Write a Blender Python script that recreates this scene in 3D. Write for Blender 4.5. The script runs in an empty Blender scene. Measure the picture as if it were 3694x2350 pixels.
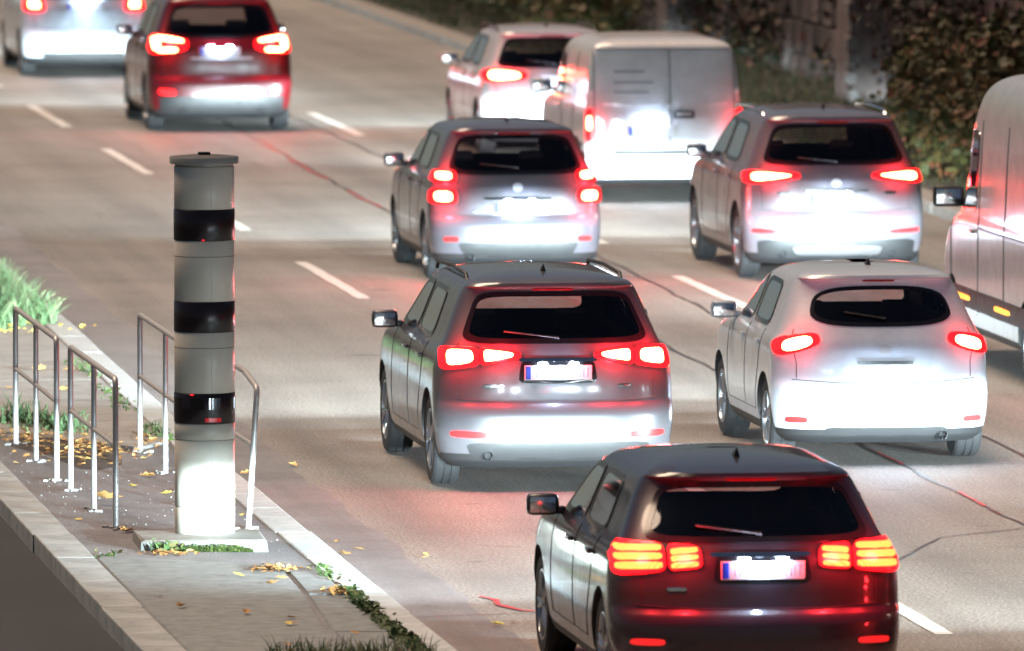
import bpy, bmesh, math, random
import numpy as np
from mathutils import Vector, Matrix

random.seed(7)
rng = np.random.default_rng(7)
scene = bpy.context.scene
C = scene.collection
R = math.radians

# ------------------------------------------------------------------ camera
CAM_H = 6.85
cam_data = bpy.data.cameras.new('camera')
cam = bpy.data.objects.new('camera', cam_data)
C.objects.link(cam)
cam.location = (0, 0, CAM_H)
cam.rotation_euler = (R(90 - 4.0065), 0, R(-7.432))
cam_data.sensor_width = 36.0
cam_data.lens = 366.28
cam_data.clip_start = 1.0
cam_data.clip_end = 6000
cam_data.dof.use_dof = True
cam_data.dof.focus_distance = 76.0
cam_data.dof.aperture_fstop = 4.0
scene.camera = cam

# ------------------------------------------------------------------ sky, sun, exposure
SUN_EL, SUN_AZ = 66.0, 325.0           # degrees; azimuth clockwise from +Y
world = bpy.data.worlds.new('World')
scene.world = world
world.use_nodes = True
wn = world.node_tree.nodes
wl = world.node_tree.links
sky = wn.new('ShaderNodeTexSky')
sky.sky_type = 'NISHITA'
sky.sun_disc = False
sky.sun_elevation = R(SUN_EL)
sky.sun_rotation = R(SUN_AZ)
bg = wn['Background']
bg.inputs['Strength'].default_value = 0.0055
wl.new(sky.outputs['Color'], bg.inputs['Color'])

sun_data = bpy.data.lights.new('sun', 'SUN')
sun_data.energy = 0.70
sun_data.angle = R(35)
sun_data.color = (1.0, 0.74, 0.53)
sun = bpy.data.objects.new('sun', sun_data)
C.objects.link(sun)
_d = Vector((math.sin(R(SUN_AZ)) * math.cos(R(SUN_EL)), math.cos(R(SUN_AZ)) * math.cos(R(SUN_EL)), math.sin(R(SUN_EL))))
sun.rotation_euler = _d.to_track_quat('Z', 'Y').to_euler()
sun.location = (0, 0, 60)

vs = scene.view_settings
vs.view_transform = 'Standard'
vs.look = 'None'
vs.gamma = 1.0
vs.use_curve_mapping = False
vs.exposure = 2.62
scene.render.engine = 'CYCLES'
scene.cycles.use_denoising = True
scene.cycles.max_bounces = 6
scene.cycles.transparent_max_bounces = 12
scene.cycles.sample_clamp_indirect = 6.0
scene.cycles.caustics_reflective = False
scene.cycles.caustics_refractive = False

# ------------------------------------------------------------------ helpers
def thing(name, label, cat, loc=(0, 0, 0), rotz=0.0, group=None):
    o = bpy.data.objects.new(name, None)
    C.objects.link(o)
    o.location = loc
    o.rotation_euler = (0, 0, rotz)
    o.empty_display_size = 0.1
    tag(o, label, cat, group)
    return o

def tag(o, label=None, cat=None, group=None, kind=None):
    if label: o['label'] = label
    if cat: o['category'] = cat
    if group: o['group'] = group
    if kind: o['kind'] = kind
    return o

class MB:
    """collects faces, then links them as one mesh object"""
    def __init__(self):
        self.v = []; self.f = []; self.m = []
    def add(self, verts, faces, mi=0):
        n = len(self.v)
        self.v.extend([tuple(map(float, p)) for p in verts])
        self.f.extend([tuple(int(i) + n for i in f) for f in faces])
        self.m.extend([mi] * len(faces))
        return self
    def box(self, x0, x1, y0, y1, z0, z1, mi=0):
        v = [(x0, y0, z0), (x1, y0, z0), (x1, y1, z0), (x0, y1, z0), (x0, y0, z1), (x1, y0, z1), (x1, y1, z1), (x0, y1, z1)]
        return self.add(v, [(3, 2, 1, 0), (4, 5, 6, 7), (0, 1, 5, 4), (1, 2, 6, 5), (2, 3, 7, 6), (3, 0, 4, 7)], mi)
    def rbox(self, cx, cy, cz, sx, sy, sz, b, mi=0, rot=None):
        """box with chamfered edges, 26 faces"""
        bm = bmesh.new()
        bmesh.ops.create_cube(bm, size=1.0)
        bmesh.ops.scale(bm, vec=(sx, sy, sz), verts=bm.verts)
        bmesh.ops.bevel(bm, geom=list(bm.edges), offset=b, segments=2, affect='EDGES', profile=0.6)
        if rot is not None:
            bmesh.ops.transform(bm, matrix=rot, verts=bm.verts)
        bm.verts.index_update()
        v = [(p.co.x + cx, p.co.y + cy, p.co.z + cz) for p in bm.verts]
        f = [[q.index for q in fc.verts] for fc in bm.faces]
        bm.free()
        return self.add(v, f, mi)
    def tube(self, pts, r, seg=10, mi=0, cap=True):
        pts = [Vector(p) for p in pts]
        rad = r if isinstance(r, (list, tuple)) else [r] * len(pts)
        n0 = len(self.v); prev = None
        for i, p in enumerate(pts):
            if i == 0: t = pts[1] - p
            elif i == len(pts) - 1: t = p - pts[i - 1]
            else: t = (pts[i + 1] - p).normalized() + (p - pts[i - 1]).normalized()
            t.normalize()
            if prev is None:
                a = Vector((1, 0, 0)) if abs(t.x) < 0.9 else Vector((0, 1, 0))
            else: a = prev
            u = (a - t * a.dot(t)).normalized(); prev = u
            w = t.cross(u)
            for k in range(seg):
                an = 2 * math.pi * k / seg
                q = p + (u * math.cos(an) + w * math.sin(an)) * rad[i]
                self.v.append(tuple(q))
        for i in range(len(pts) - 1):
            for k in range(seg):
                a = n0 + i * seg + k; b = n0 + i * seg + (k + 1) % seg
                self.f.append((a, b, b + seg, a + seg)); self.m.append(mi)
        if cap:
            self.f.append(tuple(n0 + k for k in reversed(range(seg)))); self.m.append(mi)
            e = n0 + (len(pts) - 1) * seg
            self.f.append(tuple(e + k for k in range(seg))); self.m.append(mi)
        return self
    def lathe(self, prof, seg=48, c=(0, 0, 0), axis='z', mi=0, closed=False):
        """prof: list of (r, h)"""
        n0 = len(self.v)
        for r, h in prof:
            for k in range(seg):
                a = 2 * math.pi * k / seg
                x, y = r * math.cos(a), r * math.sin(a)
                p = (x, y, h) if axis == 'z' else ((h, x, y) if axis == 'x' else (x, h, y))
                self.v.append((p[0] + c[0], p[1] + c[1], p[2] + c[2]))
        np_ = len(prof)
        for i in range(np_ if closed else np_ - 1):
            j = (i + 1) % np_
            for k in range(seg):
                a = n0 + i * seg + k; b = n0 + i * seg + (k + 1) % seg
                self.f.append((a, b, n0 + j * seg + (k + 1) % seg, n0 + j * seg + k)); self.m.append(mi)
        return self
    def build(self, name, mats, parent=None, smooth=True, angle=35):
        me = bpy.data.meshes.new(name)
        me.from_pydata(self.v, [], self.f)
        if not isinstance(mats, (list, tuple)): mats = [mats]
        for m in mats: me.materials.append(m)
        if len(mats) > 1: me.polygons.foreach_set('material_index', self.m)
        return link_mesh(name, me, parent, smooth, angle)

def link_mesh(name, me, parent=None, smooth=True, angle=35):
    me.validate()
    if smooth:
        me.polygons.foreach_set('use_smooth', [True] * len(me.polygons))
        me.set_sharp_from_angle(angle=R(angle))
    o = bpy.data.objects.new(name, me)
    C.objects.link(o)
    if parent: o.parent = parent
    return o

def copy_tree(o, parent=None):
    c = o.copy(); C.objects.link(c)
    if parent is not None: c.parent = parent
    for ch in o.children: copy_tree(ch, c)
    return c

# ------------------------------------------------------------------ materials
class NT:
    def __init__(self, name):
        self.m = bpy.data.materials.new(name); self.m.use_nodes = True
        self.t = self.m.node_tree; self.n = self.t.nodes
        self.b = self.n['Principled BSDF']
    def new(self, typ, **kw):
        n = self.n.new('ShaderNode' + typ)
        for k, v in kw.items():
            if hasattr(n, k): setattr(n, k, v)
            else: n.inputs[k].default_value = v
        return n
    def link(self, a, b): self.t.links.new(a, b)
    def coord(self, kind='Object'):
        return self.new('TexCoord').outputs[kind]
    def noise(self, scale, detail=4, rough=0.6, vec=None, kind='Object'):
        n = self.new('TexNoise'); n.inputs['Scale'].default_value = scale
        n.inputs['Detail'].default_value = detail; n.inputs['Roughness'].default_value = rough
        self.link(vec if vec is not None else self.coord(kind), n.inputs['Vector'])
        return n.outputs['Fac']
    def ramp(self, fac, stops, interp='LINEAR'):
        r = self.new('ValToRGB'); e = r.color_ramp.elements; r.color_ramp.interpolation = interp
        while len(e) < len(stops): e.new(0.5)
        for i, (p, c) in enumerate(stops):
            e[i].position = p; e[i].color = (c[0], c[1], c[2], 1) if not isinstance(c, (int, float)) else (c, c, c, 1)
        self.link(fac, r.inputs['Fac'])
        return r.outputs['Color']
    def mix(self, fac, a, b, mode='MIX'):
        n = self.new('Mix', data_type='RGBA', blend_type=mode)
        for s, v in (('A', a), ('B', b)):
            i = [q for q in n.inputs if q.name == s and q.type == 'RGBA'][0]
            if isinstance(v, (tuple, list)): i.default_value = (v[0], v[1], v[2], 1)
            else: self.link(v, i)
        if isinstance(fac, (int, float)): n.inputs[0].default_value = fac
        else: self.link(fac, n.inputs[0])
        return [q for q in n.outputs if q.type == 'RGBA'][0]
    def bump(self, h, strength=0.3, dist=0.01):
        b = self.new('Bump'); b.inputs['Strength'].default_value = strength; b.inputs['Distance'].default_value = dist
        self.link(h, b.inputs['Height']); self.link(b.outputs['Normal'], self.b.inputs['Normal'])
    def set(self, **kw):
        for k, v in kw.items():
            i = self.b.inputs[k.replace('_', ' ')]
            if hasattr(v, 'links') or hasattr(v, 'is_linked'): self.link(v, i)
            elif isinstance(v, (tuple, list)): i.default_value = (v[0], v[1], v[2], 1)
            else: i.default_value = v
        return self

def mapped(t, scale, kind='Object'):
    m = t.new('Mapping'); m.inputs['Scale'].default_value = scale
    t.link(t.coord(kind), m.inputs['Vector'])
    return m.outputs['Vector']

M = {}
def asphalt(name, dark, mid, light, speck=75, big=0.35, rough=0.75, bump=0.35, tracks=None):
    t = NT(name)
    fine = t.noise(speck, 3, 0.75)
    blot = t.noise(big, 5, 0.62)
    streak = t.noise(1.0, 5, 0.6, mapped(t, (1.6, 0.05, 1)))
    col = t.ramp(fine, [(0.36, dark), (0.5, mid), (0.63, light)])
    col = t.mix(0.55, col, t.ramp(blot, [(0.3, 0.5), (0.5, 0.92), (0.7, 1.25)]), 'MULTIPLY')
    col = t.mix(0.6, col, t.ramp(streak, [(0.32, 0.6), (0.5, 0.97), (0.72, 1.2)]), 'MULTIPLY')
    if tracks:
        sx = t.new('SeparateXYZ'); t.link(t.coord(), sx.inputs[0])
        mr = t.new('MapRange'); mr.inputs['From Min'].default_value = 8.0; mr.inputs['From Max'].default_value = 20.0
        wb = t.noise(0.12, 2, 0.5)
        ad = t.new('Math', operation='MULTIPLY_ADD'); ad.inputs[1].default_value = 0.5; t.link(wb, ad.inputs[0]); t.link(sx.outputs['X'], ad.inputs[2])
        sb = t.new('Math', operation='SUBTRACT'); sb.inputs[1].default_value = 0.25; t.link(ad.outputs[0], sb.inputs[0]); t.link(sb.outputs[0], mr.inputs['Value'])
        st = []
        for c_ in tracks:
            for d_, v_ in ((-1.25, 1.06), (-0.75, 0.80), (-0.3, 0.98), (0.0, 0.90), (0.3, 0.98), (0.75, 0.80), (1.25, 1.06)): st.append(((c_ + d_ - 8.0) / 12.0, v_))
        col = t.mix(1.0, col, t.ramp(mr.outputs['Result'], sorted(st)), 'MULTIPLY')
        spots = t.noise(1.7, 3, 0.5)
        col = t.mix(0.8, col, t.ramp(spots, [(0.24, 0.45), (0.34, 1.0), (0.8, 1.0)]), 'MULTIPLY')
    t.set(Base_Color=col, Roughness=t.ramp(fine, [(0.3, rough - 0.12), (0.7, rough + 0.1)]))
    t.bump(fine, bump, 0.006)
    M[name] = t.m
asphalt('road_asphalt', (0.090, 0.080, 0.070), (0.180, 0.160, 0.141), (0.37, 0.335, 0.30), 38, 0.3, 0.68, 0.5, tracks=(10.1, 13.45, 17.2))
asphalt('gutter_asphalt', (0.115, 0.105, 0.105), (0.165, 0.152, 0.152), (0.24, 0.225, 0.22), 55, 0.8, 0.7, 0.25)
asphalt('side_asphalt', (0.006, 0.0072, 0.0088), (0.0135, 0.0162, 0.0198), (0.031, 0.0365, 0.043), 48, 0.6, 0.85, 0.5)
asphalt('island_asphalt', (0.085, 0.086, 0.094), (0.155, 0.157, 0.17), (0.26, 0.265, 0.28), 60, 1.3, 0.8, 0.5)
asphalt('earth', (0.02, 0.016, 0.012), (0.045, 0.036, 0.028), (0.09, 0.075, 0.06), 30, 1.0, 0.9, 0.6)

def concrete(name, a, b, c, rough=0.8, stripes=False, scale=7):
    t = NT(name)
    n1 = t.noise(scale, 6, 0.65); n2 = t.noise(90, 3, 0.7)
    col = t.ramp(n1, [(0.28, a), (0.5, b), (0.72, c)])
    col = t.mix(0.5, col, t.ramp(n2, [(0.3, 0.72), (0.6, 1.06)]), 'MULTIPLY')
    if stripes:
        s = t.noise(1.0, 4, 0.7, mapped(t, (2.0, 7.0, 1)))
        col = t.mix(0.6, col, t.ramp(s, [(0.26, 0.40), (0.36, 0.88), (0.6, 1.04)]), 'MULTIPLY')
    t.set(Base_Color=col, Roughness=rough)
    t.bump(n2, 0.25, 0.004)
    M[name] = t.m
concrete('slab_concrete', (0.125, 0.138, 0.142), (0.18, 0.20, 0.205), (0.235, 0.258, 0.265))
concrete('far_slab', (0.20, 0.20, 0.195), (0.27, 0.268, 0.26), (0.34, 0.335, 0.325), scale=2.5)
concrete('kerb_granite', (0.31, 0.335, 0.345), (0.40, 0.435, 0.45), (0.49, 0.525, 0.54), stripes=True)
concrete('kerb_left', (0.185, 0.20, 0.20), (0.275, 0.30, 0.305), (0.375, 0.405, 0.41), stripes=True, scale=4)
concrete('kerb_far', (0.16, 0.145, 0.13), (0.22, 0.20, 0.18), (0.28, 0.255, 0.23))
concrete('footing', (0.12, 0.12, 0.11), (0.18, 0.178, 0.168), (0.24, 0.238, 0.225))
def streaked(name):
    t = NT(name + '_tmp'); bpy.data.materials.remove(t.m)
    m = M[name]; n = m.node_tree.nodes; l = m.node_tree.links
    b = n['Principled BSDF']; src = b.inputs['Base Color'].links[0].from_socket
    tc = n.new('ShaderNodeTexCoord'); mp = n.new('ShaderNodeMapping'); mp.inputs['Scale'].default_value = (2.0, 1.4, 0.22)
    nz = n.new('ShaderNodeTexNoise'); nz.inputs['Scale'].default_value = 1.0; nz.inputs['Detail'].default_value = 5
    rp = n.new('ShaderNodeValToRGB'); rp.color_ramp.elements[0].position = 0.34; rp.color_ramp.elements[0].color = (0.28, 0.24, 0.22, 1)
    rp.color_ramp.elements[1].position = 0.62; rp.color_ramp.elements[1].color = (1.1, 1.05, 1.05, 1)
    mx = n.new('ShaderNodeMix'); mx.data_type = 'RGBA'; mx.blend_type = 'MULTIPLY'; mx.inputs[0].default_value = 0.85
    l.new(tc.outputs['Object'], mp.inputs['Vector']); l.new(mp.outputs[0], nz.inputs['Vector']); l.new(nz.outputs['Fac'], rp.inputs['Fac'])
    l.new(src, mx.inputs[6]); l.new(rp.outputs['Color'], mx.inputs[7]); l.new(mx.outputs[2], b.inputs['Base Color'])
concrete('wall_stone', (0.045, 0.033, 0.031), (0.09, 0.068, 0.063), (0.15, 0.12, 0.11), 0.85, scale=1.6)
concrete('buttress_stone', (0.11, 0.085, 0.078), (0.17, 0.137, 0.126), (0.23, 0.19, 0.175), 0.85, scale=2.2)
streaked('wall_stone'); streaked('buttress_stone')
concrete('quoin_stone', (0.10, 0.085, 0.08), (0.15, 0.132, 0.122), (0.20, 0.18, 0.168), 0.8, scale=4)
concrete('mortar_crumb', (0.22, 0.22, 0.215), (0.30, 0.30, 0.295), (0.38, 0.38, 0.37), 0.8, scale=14)

def simple(name, col, rough=0.5, metal=0.0, coat=0.0, var=0.0, spec=0.5):
    t = NT(name)
    t.set(Base_Color=col, Roughness=rough, Metallic=metal)
    t.b.inputs['Coat Weight'].default_value = coat
    t.b.inputs['Coat Roughness'].default_value = 0.06
    t.b.inputs['Specular IOR Level'].default_value = spec
    if var:
        n = t.noise(9, 5, 0.6)
        t.set(Base_Color=t.mix(1.0, tuple(col), t.ramp(n, [(0.25, 1 - var), (0.75, 1 + var * 0.5)]), 'MULTIPLY'),
              Roughness=t.ramp(n, [(0.25, min(1, rough + 0.12)), (0.75, max(0.03, rough - 0.06))]))
    M[name] = t.m
    return t.m
simple('road_paint', (0.62, 0.60, 0.57), 0.6, var=0.25)
simple('tar', (0.014, 0.012, 0.012), 0.45)
simple('painted_red_glint', (0.42, 0.03, 0.035), 0.5, var=0.2)  # fixed red colour standing in for tail-light reflections on glossy tar
simple('tower_paint', (0.55, 0.515, 0.44), 0.34, var=0.05)
simple('tower_lid', (0.25, 0.245, 0.225), 0.4, var=0.08)
simple('tower_lid_top', (0.055, 0.05, 0.048), 0.55, var=0.15)
simple('black_gloss', (0.014, 0.009, 0.011), 0.28, spec=0.35)
simple('seam_dark', (0.05, 0.048, 0.045), 0.6)
simple('seam_light', (0.50, 0.49, 0.46), 0.5)
simple('camera_pane', (0.055, 0.065, 0.085), 0.12)
simple('galvanised', (0.46, 0.455, 0.45), 0.42, metal=0.35, var=0.18)
simple('rubber', (0.012, 0.012, 0.013), 0.75, var=0.2)
simple('rim_alloy', (0.42, 0.43, 0.45), 0.28, metal=0.9)
simple('black_plastic', (0.016, 0.016, 0.017), 0.5, var=0.15)
simple('trim_gloss', (0.008, 0.008, 0.009), 0.12)
simple('cabin_dark', (0.05, 0.043, 0.042), 0.85)
simple('seat_cloth', (0.11, 0.10, 0.095), 0.9)
simple('chrome', (0.7, 0.7, 0.72), 0.12, metal=1.0)
simple('badge_silver', (0.55, 0.55, 0.57), 0.3, metal=0.3)
simple('plate_white', (0.72, 0.73, 0.74), 0.4)
simple('plate_blue', (0.01, 0.04, 0.45), 0.4)
simple('plate_ink', (0.30, 0.30, 0.34), 0.5)
simple('lettering_grey', (0.30, 0.30, 0.34), 0.5)
simple('off_lens_red', (0.30, 0.006, 0.008), 0.15)
simple('clear_lens', (0.35, 0.36, 0.38), 0.1)
simple('bark', (0.05, 0.036, 0.028), 0.9, var=0.3)

def emit(name, col, strength, base=(0.3, 0.02, 0.02)):
    t = NT(name)
    t.set(Base_Color=base, Roughness=0.25, Emission_Color=col)
    t.b.inputs['Emission Strength'].default_value = strength
    M[name] = t.m
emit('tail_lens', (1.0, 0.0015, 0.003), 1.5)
emit('tail_core', (1.0, 0.19, 0.065), 8.0)
emit('tail_led', (1.0, 0.16, 0.020), 1.1)
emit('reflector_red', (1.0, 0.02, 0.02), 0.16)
emit('plate_lamp', (0.66, 0.80, 1.0), 40.0, (0.8, 0.8, 0.8))
emit('head_lens', (0.85, 0.93, 1.0), 3.0, (0.8, 0.8, 0.8))
emit('amber_marker', (1.0, 0.22, 0.01), 0.5, (0.6, 0.25, 0.03))
emit('status_glow', (1.0, 0.006, 0.02), 0.055, (0.02, 0.0, 0.0))
emit('status_led', (1.0, 0.01, 0.02), 0.35, (0.05, 0.0, 0.0))

def led_grid():
    t = NT('tail_led_grid')
    v = mapped(t, (90, 90, 90))
    vo = t.new('TexVoronoi'); vo.inputs['Scale'].default_value = 1.0; vo.inputs['Randomness'].default_value = 0.0
    t.link(v, vo.inputs['Vector'])
    c = t.ramp(vo.outputs['Distance'], [(0.15, (1.0, 0.30, 0.05)), (0.75, (0.75, 0.06, 0.012))])
    t.set(Base_Color=(0.4, 0.05, 0.02), Roughness=0.3, Emission_Color=c)
    t.b.inputs['Emission Strength'].default_value = 0.85
    M['tail_led_grid'] = t.m
led_grid()

def glass(name, tint, gloss=1.0):
    t = NT(name); t.n.remove(t.b)
    out = t.n['Material Output']
    tr = t.new('BsdfTransparent'); tr.inputs['Color'].default_value = (*tint, 1)
    gl = t.new('BsdfGlossy'); gl.inputs['Roughness'].default_value = 0.03; gl.inputs['Color'].default_value = (0.9, 0.9, 0.95, 1)
    fr = t.new('Fresnel'); fr.inputs['IOR'].default_value = 1.5
    mx = t.new('MixShader')
    t.link(fr.outputs['Fac'], mx.inputs['Fac']); t.link(tr.outputs[0], mx.inputs[1]); t.link(gl.outputs[0], mx.inputs[2])
    t.link(mx.outputs[0], out.inputs['Surface'])
    M[name] = t.m
glass('rear_glass', (0.62, 0.50, 0.50))
glass('clear_glass', (0.70, 0.70, 0.68))

def paint(name, col, metal=0.0, rough=0.32):
    t = NT(name)
    dirt = t.noise(5, 5, 0.65)
    c = t.mix(1.0, tuple(col), t.ramp(dirt, [(0.3, 0.86), (0.7, 1.04)]), 'MULTIPLY')
    t.set(Base_Color=c, Metallic=metal, Roughness=t.ramp(dirt, [(0.3, rough + 0.12), (0.7, rough - 0.04)]))
    t.b.inputs['Coat Weight'].default_value = 0.8
    t.b.inputs['Coat Roughness'].default_value = 0.08
    M[name] = t.m
    return t.m
paint('paint_white', (0.56, 0.62, 0.70))
paint('paint_pearl', (0.56, 0.53, 0.55))
paint('paint_red', (0.085, 0.002, 0.005))
paint('paint_van', (0.66, 0.66, 0.68), rough=0.4)
paint('paint_slate', (0.12, 0.115, 0.135), 0.35)
paint('paint_silver', (0.17, 0.16, 0.18), 0.35)
paint('paint_graphite', (0.105, 0.102, 0.112), 0.3)
paint('paint_black', (0.022, 0.014, 0.020), 0.1)
paint('paint_bigvan', (0.44, 0.47, 0.49), rough=0.4)

def leafy(name, stops, rough=0.6, trans=0.0):
    t = NT(name)
    g = t.new('NewGeometry')
    t.set(Base_Color=t.ramp(g.outputs['Random Per Island'], stops), Roughness=rough)
    t.b.inputs['Specular IOR Level'].default_value = 0.25
    M[name] = t.m
leafy('grass_blade', [(0.0, (0.030, 0.060, 0.014)), (0.55, (0.060, 0.105, 0.026)), (0.85, (0.10, 0.12, 0.035)), (1.0, (0.17, 0.14, 0.06))])
leafy('lush_grass', [(0.0, (0.055, 0.10, 0.04)), (0.7, (0.10, 0.17, 0.075)), (1.0, (0.22, 0.22, 0.12))])
leafy('verge_grass', [(0.0, (0.014, 0.016, 0.006)), (0.6, (0.028, 0.027, 0.010)), (1.0, (0.06, 0.042, 0.018))], 0.8)
leafy('ivy_leaf', [(0.0, (0.008, 0.012, 0.005)), (0.45, (0.018, 0.022, 0.008)), (0.7, (0.036, 0.018, 0.011)), (0.9, (0.055, 0.014, 0.011)), (1.0, (0.055, 0.05, 0.016))], 0.6)
leafy('bramble_leaf', [(0.0, (0.022, 0.028, 0.008)), (0.5, (0.048, 0.046, 0.013)), (0.85, (0.085, 0.055, 0.018)), (1.0, (0.12, 0.035, 0.018))], 0.6)
leafy('weed_leaf', [(0.0, (0.022, 0.045, 0.012)), (0.8, (0.05, 0.09, 0.025)), (1.0, (0.12, 0.10, 0.04))])
leafy('dry_leaf', [(0.0, (0.12, 0.055, 0.022)), (0.45, (0.30, 0.15, 0.055)), (0.8, (0.48, 0.28, 0.09)), (1.0, (0.55, 0.42, 0.16))], 0.7)
leafy('yellow_leaf', [(0.0, (0.55, 0.36, 0.06)), (1.0, (0.62, 0.50, 0.10))], 0.6)
leafy('moss', [(0.0, (0.022, 0.036, 0.008)), (0.6, (0.045, 0.07, 0.014)), (1.0, (0.08, 0.10, 0.025))], 0.95)
leafy('pebble', [(0.0, (0.12, 0.12, 0.12)), (1.0, (0.34, 0.34, 0.33))], 0.8)

# ------------------------------------------------------------------ setting
def struct(name, mb, mat, parent=None, **kw):
    o = mb.build(name, mat, parent, **kw)
    if parent is None: o['kind'] = 'structure'
    return o

struct('ground', MB().box(-1500, 1500, -600, 3000, -0.6, -0.06), M['earth'], smooth=False)
struct('road', MB().add([(8.1, -60, 0), (19.75, -60, 0), (19.75, 700, 0), (8.1, 700, 0)], [(0, 1, 2, 3)]), M['road_asphalt'], smooth=False)
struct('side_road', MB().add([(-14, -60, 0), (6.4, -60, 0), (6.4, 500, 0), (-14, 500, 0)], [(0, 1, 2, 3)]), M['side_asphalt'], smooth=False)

def kerbx(y):                       # road-side edge of the island kerb
    return 8.23 + max(0.0, (y - 80) * 0.0112)

# gutter strip between kerb and the coarse asphalt, with a wavering edge
g = MB(); gv = []; gf = []
ys = np.arange(30, 180, 0.5)
for i, y in enumerate(ys):
    gv += [(kerbx(y) - 0.1, y, 0.004), (8.86 + 0.03 * math.sin(y * 1.7) + 0.02 * math.sin(y * 5.1) + (kerbx(y) - 8.23), y, 0.004)]
    if i: gf.append((2 * i - 2, 2 * i - 1, 2 * i + 1, 2 * i))
struct('gutter', g.add(gv, gf), M['gutter_asphalt'], smooth=False)

# painted lane dashes, each worn at its ends
def dash(x, y0, y1, w=0.13):
    mb = MB(); n = 14; v = []; f = []
    for i in range(n + 1):
        y = y0 + (y1 - y0) * i / n
        j = 0.008
        v += [(x - w / 2 + random.uniform(-j, j), y, 0.0045), (x + w / 2 + random.uniform(-j, j), y, 0.0045)]
        if i: f.append((2 * i - 2, 2 * i - 1, 2 * i + 1, 2 * i))
    o = mb.add(v, f).build('lane_dash', M['road_paint'], None, smooth=False)
    o['kind'] = 'structure'
    return o
for k in range(-2, 8):
    e = 67.6 + 11.08 * k
    dash(11.70, e, e + 5.7)
for k in range(-2, 8):
    e = 64.3 + 11.2 * k
    dash(15.22, e, e + 5.9)

# tar seams between the asphalt courses and cracks
def seam(name, pts, w, mat, step=0.35, wob=0.03, z=0.005):
    mb = MB(); v = []; f = []; i = 0
    for a, b in zip(pts[:-1], pts[1:]):
        L = math.hypot(b[0] - a[0], b[1] - a[1]); n = max(2, int(L / step))
        for k in range(n):
            t = k / n
            x = a[0] + (b[0] - a[0]) * t; y = a[1] + (b[1] - a[1]) * t
            dx, dy = -(b[1] - a[1]) / L, (b[0] - a[0]) / L
            o = wob * (math.sin(y * 2.3 + x) * 0.6 + random.uniform(-0.5, 0.5))
            ww = w * random.uniform(0.55, 1.3) / 2
            v += [(x + dx * (o - ww), y + dy * (o - ww), z), (x + dx * (o + ww), y + dy * (o + ww), z)]
            if i: f.append((2 * i - 2, 2 * i - 1, 2 * i + 1, 2 * i))
            i += 1
    o = mb.add(v, f).build(name, mat, None, smooth=False)
    o['kind'] = 'structure'
    return o
seam('tar_seam', [(13.65, 40), (13.66, 84), (13.70, 95), (13.63, 116), (13.88, 137), (13.9, 190)], 0.032, M['tar'])
seam('tar_seam', [(14.80, 70), (14.76, 98), (14.87, 106), (14.9, 150)], 0.028, M['tar'])
seam('tar_seam', [(10.2, 66), (11.2, 70.1), (12.9, 74.6), (14.6, 76.2)], 0.02, M['tar'])
seam('road_crack', [(8.3, 69.15), (9.1, 69.4), (10.4, 69.2)], 0.016, M['tar'], 0.12, 0.02)
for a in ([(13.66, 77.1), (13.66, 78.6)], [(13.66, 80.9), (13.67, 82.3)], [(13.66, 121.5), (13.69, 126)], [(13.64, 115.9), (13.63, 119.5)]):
    seam('red_glint_strip', a, 0.032, M['painted_red_glint'], 0.2, 0.02, 0.009)  # red tail-light reflections along the seam, painted on as thin strips
seam('red_glint_strip', [(8.98, 70.55), (9.05, 70.3), (9.03, 69.95), (9.14, 69.55), (9.3, 69.42)], 0.045, M['painted_red_glint'], 0.08, 0.01, 0.009)  # tail-light reflection in a tarred crack, drawn as a red strip

# the island: asphalt bed, kerbs of single stones, slabs
bed = MB(); v = []; f = []
ys = [20, 40, 55, 60, 65, 70, 75, 80, 85, 90, 97, 110, 130, 200, 300]
for i, y in enumerate(ys):
    v += [(6.36 if y < 84 else 6.0, y, 0.118), (kerbx(y) - 0.02, y, 0.118), (6.36 if y < 84 else 6.0, y, -0.1), (kerbx(y) - 0.02, y, -0.1)]
    if i:
        a, b = 4 * i - 4, 4 * i
        f += [(a, a + 1, b + 1, b), (a + 1, a + 3, b + 3, b + 1), (a, b, b + 2, a + 2)]
struct('traffic_island', bed.add(v, f), M['island_asphalt'], smooth=False)

def stone_mesh(name, w, L, h, mat, r=0.02):
    mb = MB(); mb.rbox(0, 0, 0, w, L, h, r)
    me = bpy.data.meshes.new(name); me.from_pydata(mb.v, [], mb.f); me.materials.append(mat)
    return me
def kerb_row(name, xf, y0, y1, w, h, mat, L=1.0, top=0.125, r=0.02):
    base = MB(); n = int((y1 - y0) / 2); bv = []; bf = []
    for i in range(n + 1):
        y = y0 + (y1 - y0) * i / n; x = xf(y)
        bv += [(x - w + 0.02, y, top - 0.02), (x - 0.02, y, top - 0.02), (x - w + 0.02, y, -0.05), (x - 0.02, y, -0.05)]
        if i:
            a, b = 4 * i - 4, 4 * i
            bf += [(a, a + 1, b + 1, b), (a + 1, a + 3, b + 3, b + 1), (a, b, b + 2, a + 2)]
    root = struct(name, base.add(bv, bf), M['kerb_far'], smooth=False)
    meshes = [stone_mesh('kerb_stone', w * random.uniform(0.985, 1.0), L - random.uniform(0.004, 0.010), h, mat, r) for _ in range(4)]
    y = y0
    while y < y1:
        yc = y + L / 2
        o = bpy.data.objects.new('kerb_stone', random.choice(meshes)); C.objects.link(o)
        o.parent = root
        ang = math.atan2(xf(yc + 0.5) - xf(yc - 0.5), 1.0)
        o.location = (xf(yc) - w / 2 + random.uniform(-.006, .006), yc, top - h / 2 + random.uniform(-.0015, .0015))
        o.rotation_euler = (random.uniform(-.0008, .0008), random.uniform(-.012, .012), -ang + random.uniform(-.005, .005))
        y += L
    return root
kerb_row('kerb', kerbx, 58.3, 120, 0.25, 0.24, M['kerb_granite'], 2.0, 0.128, 0.010)
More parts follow.
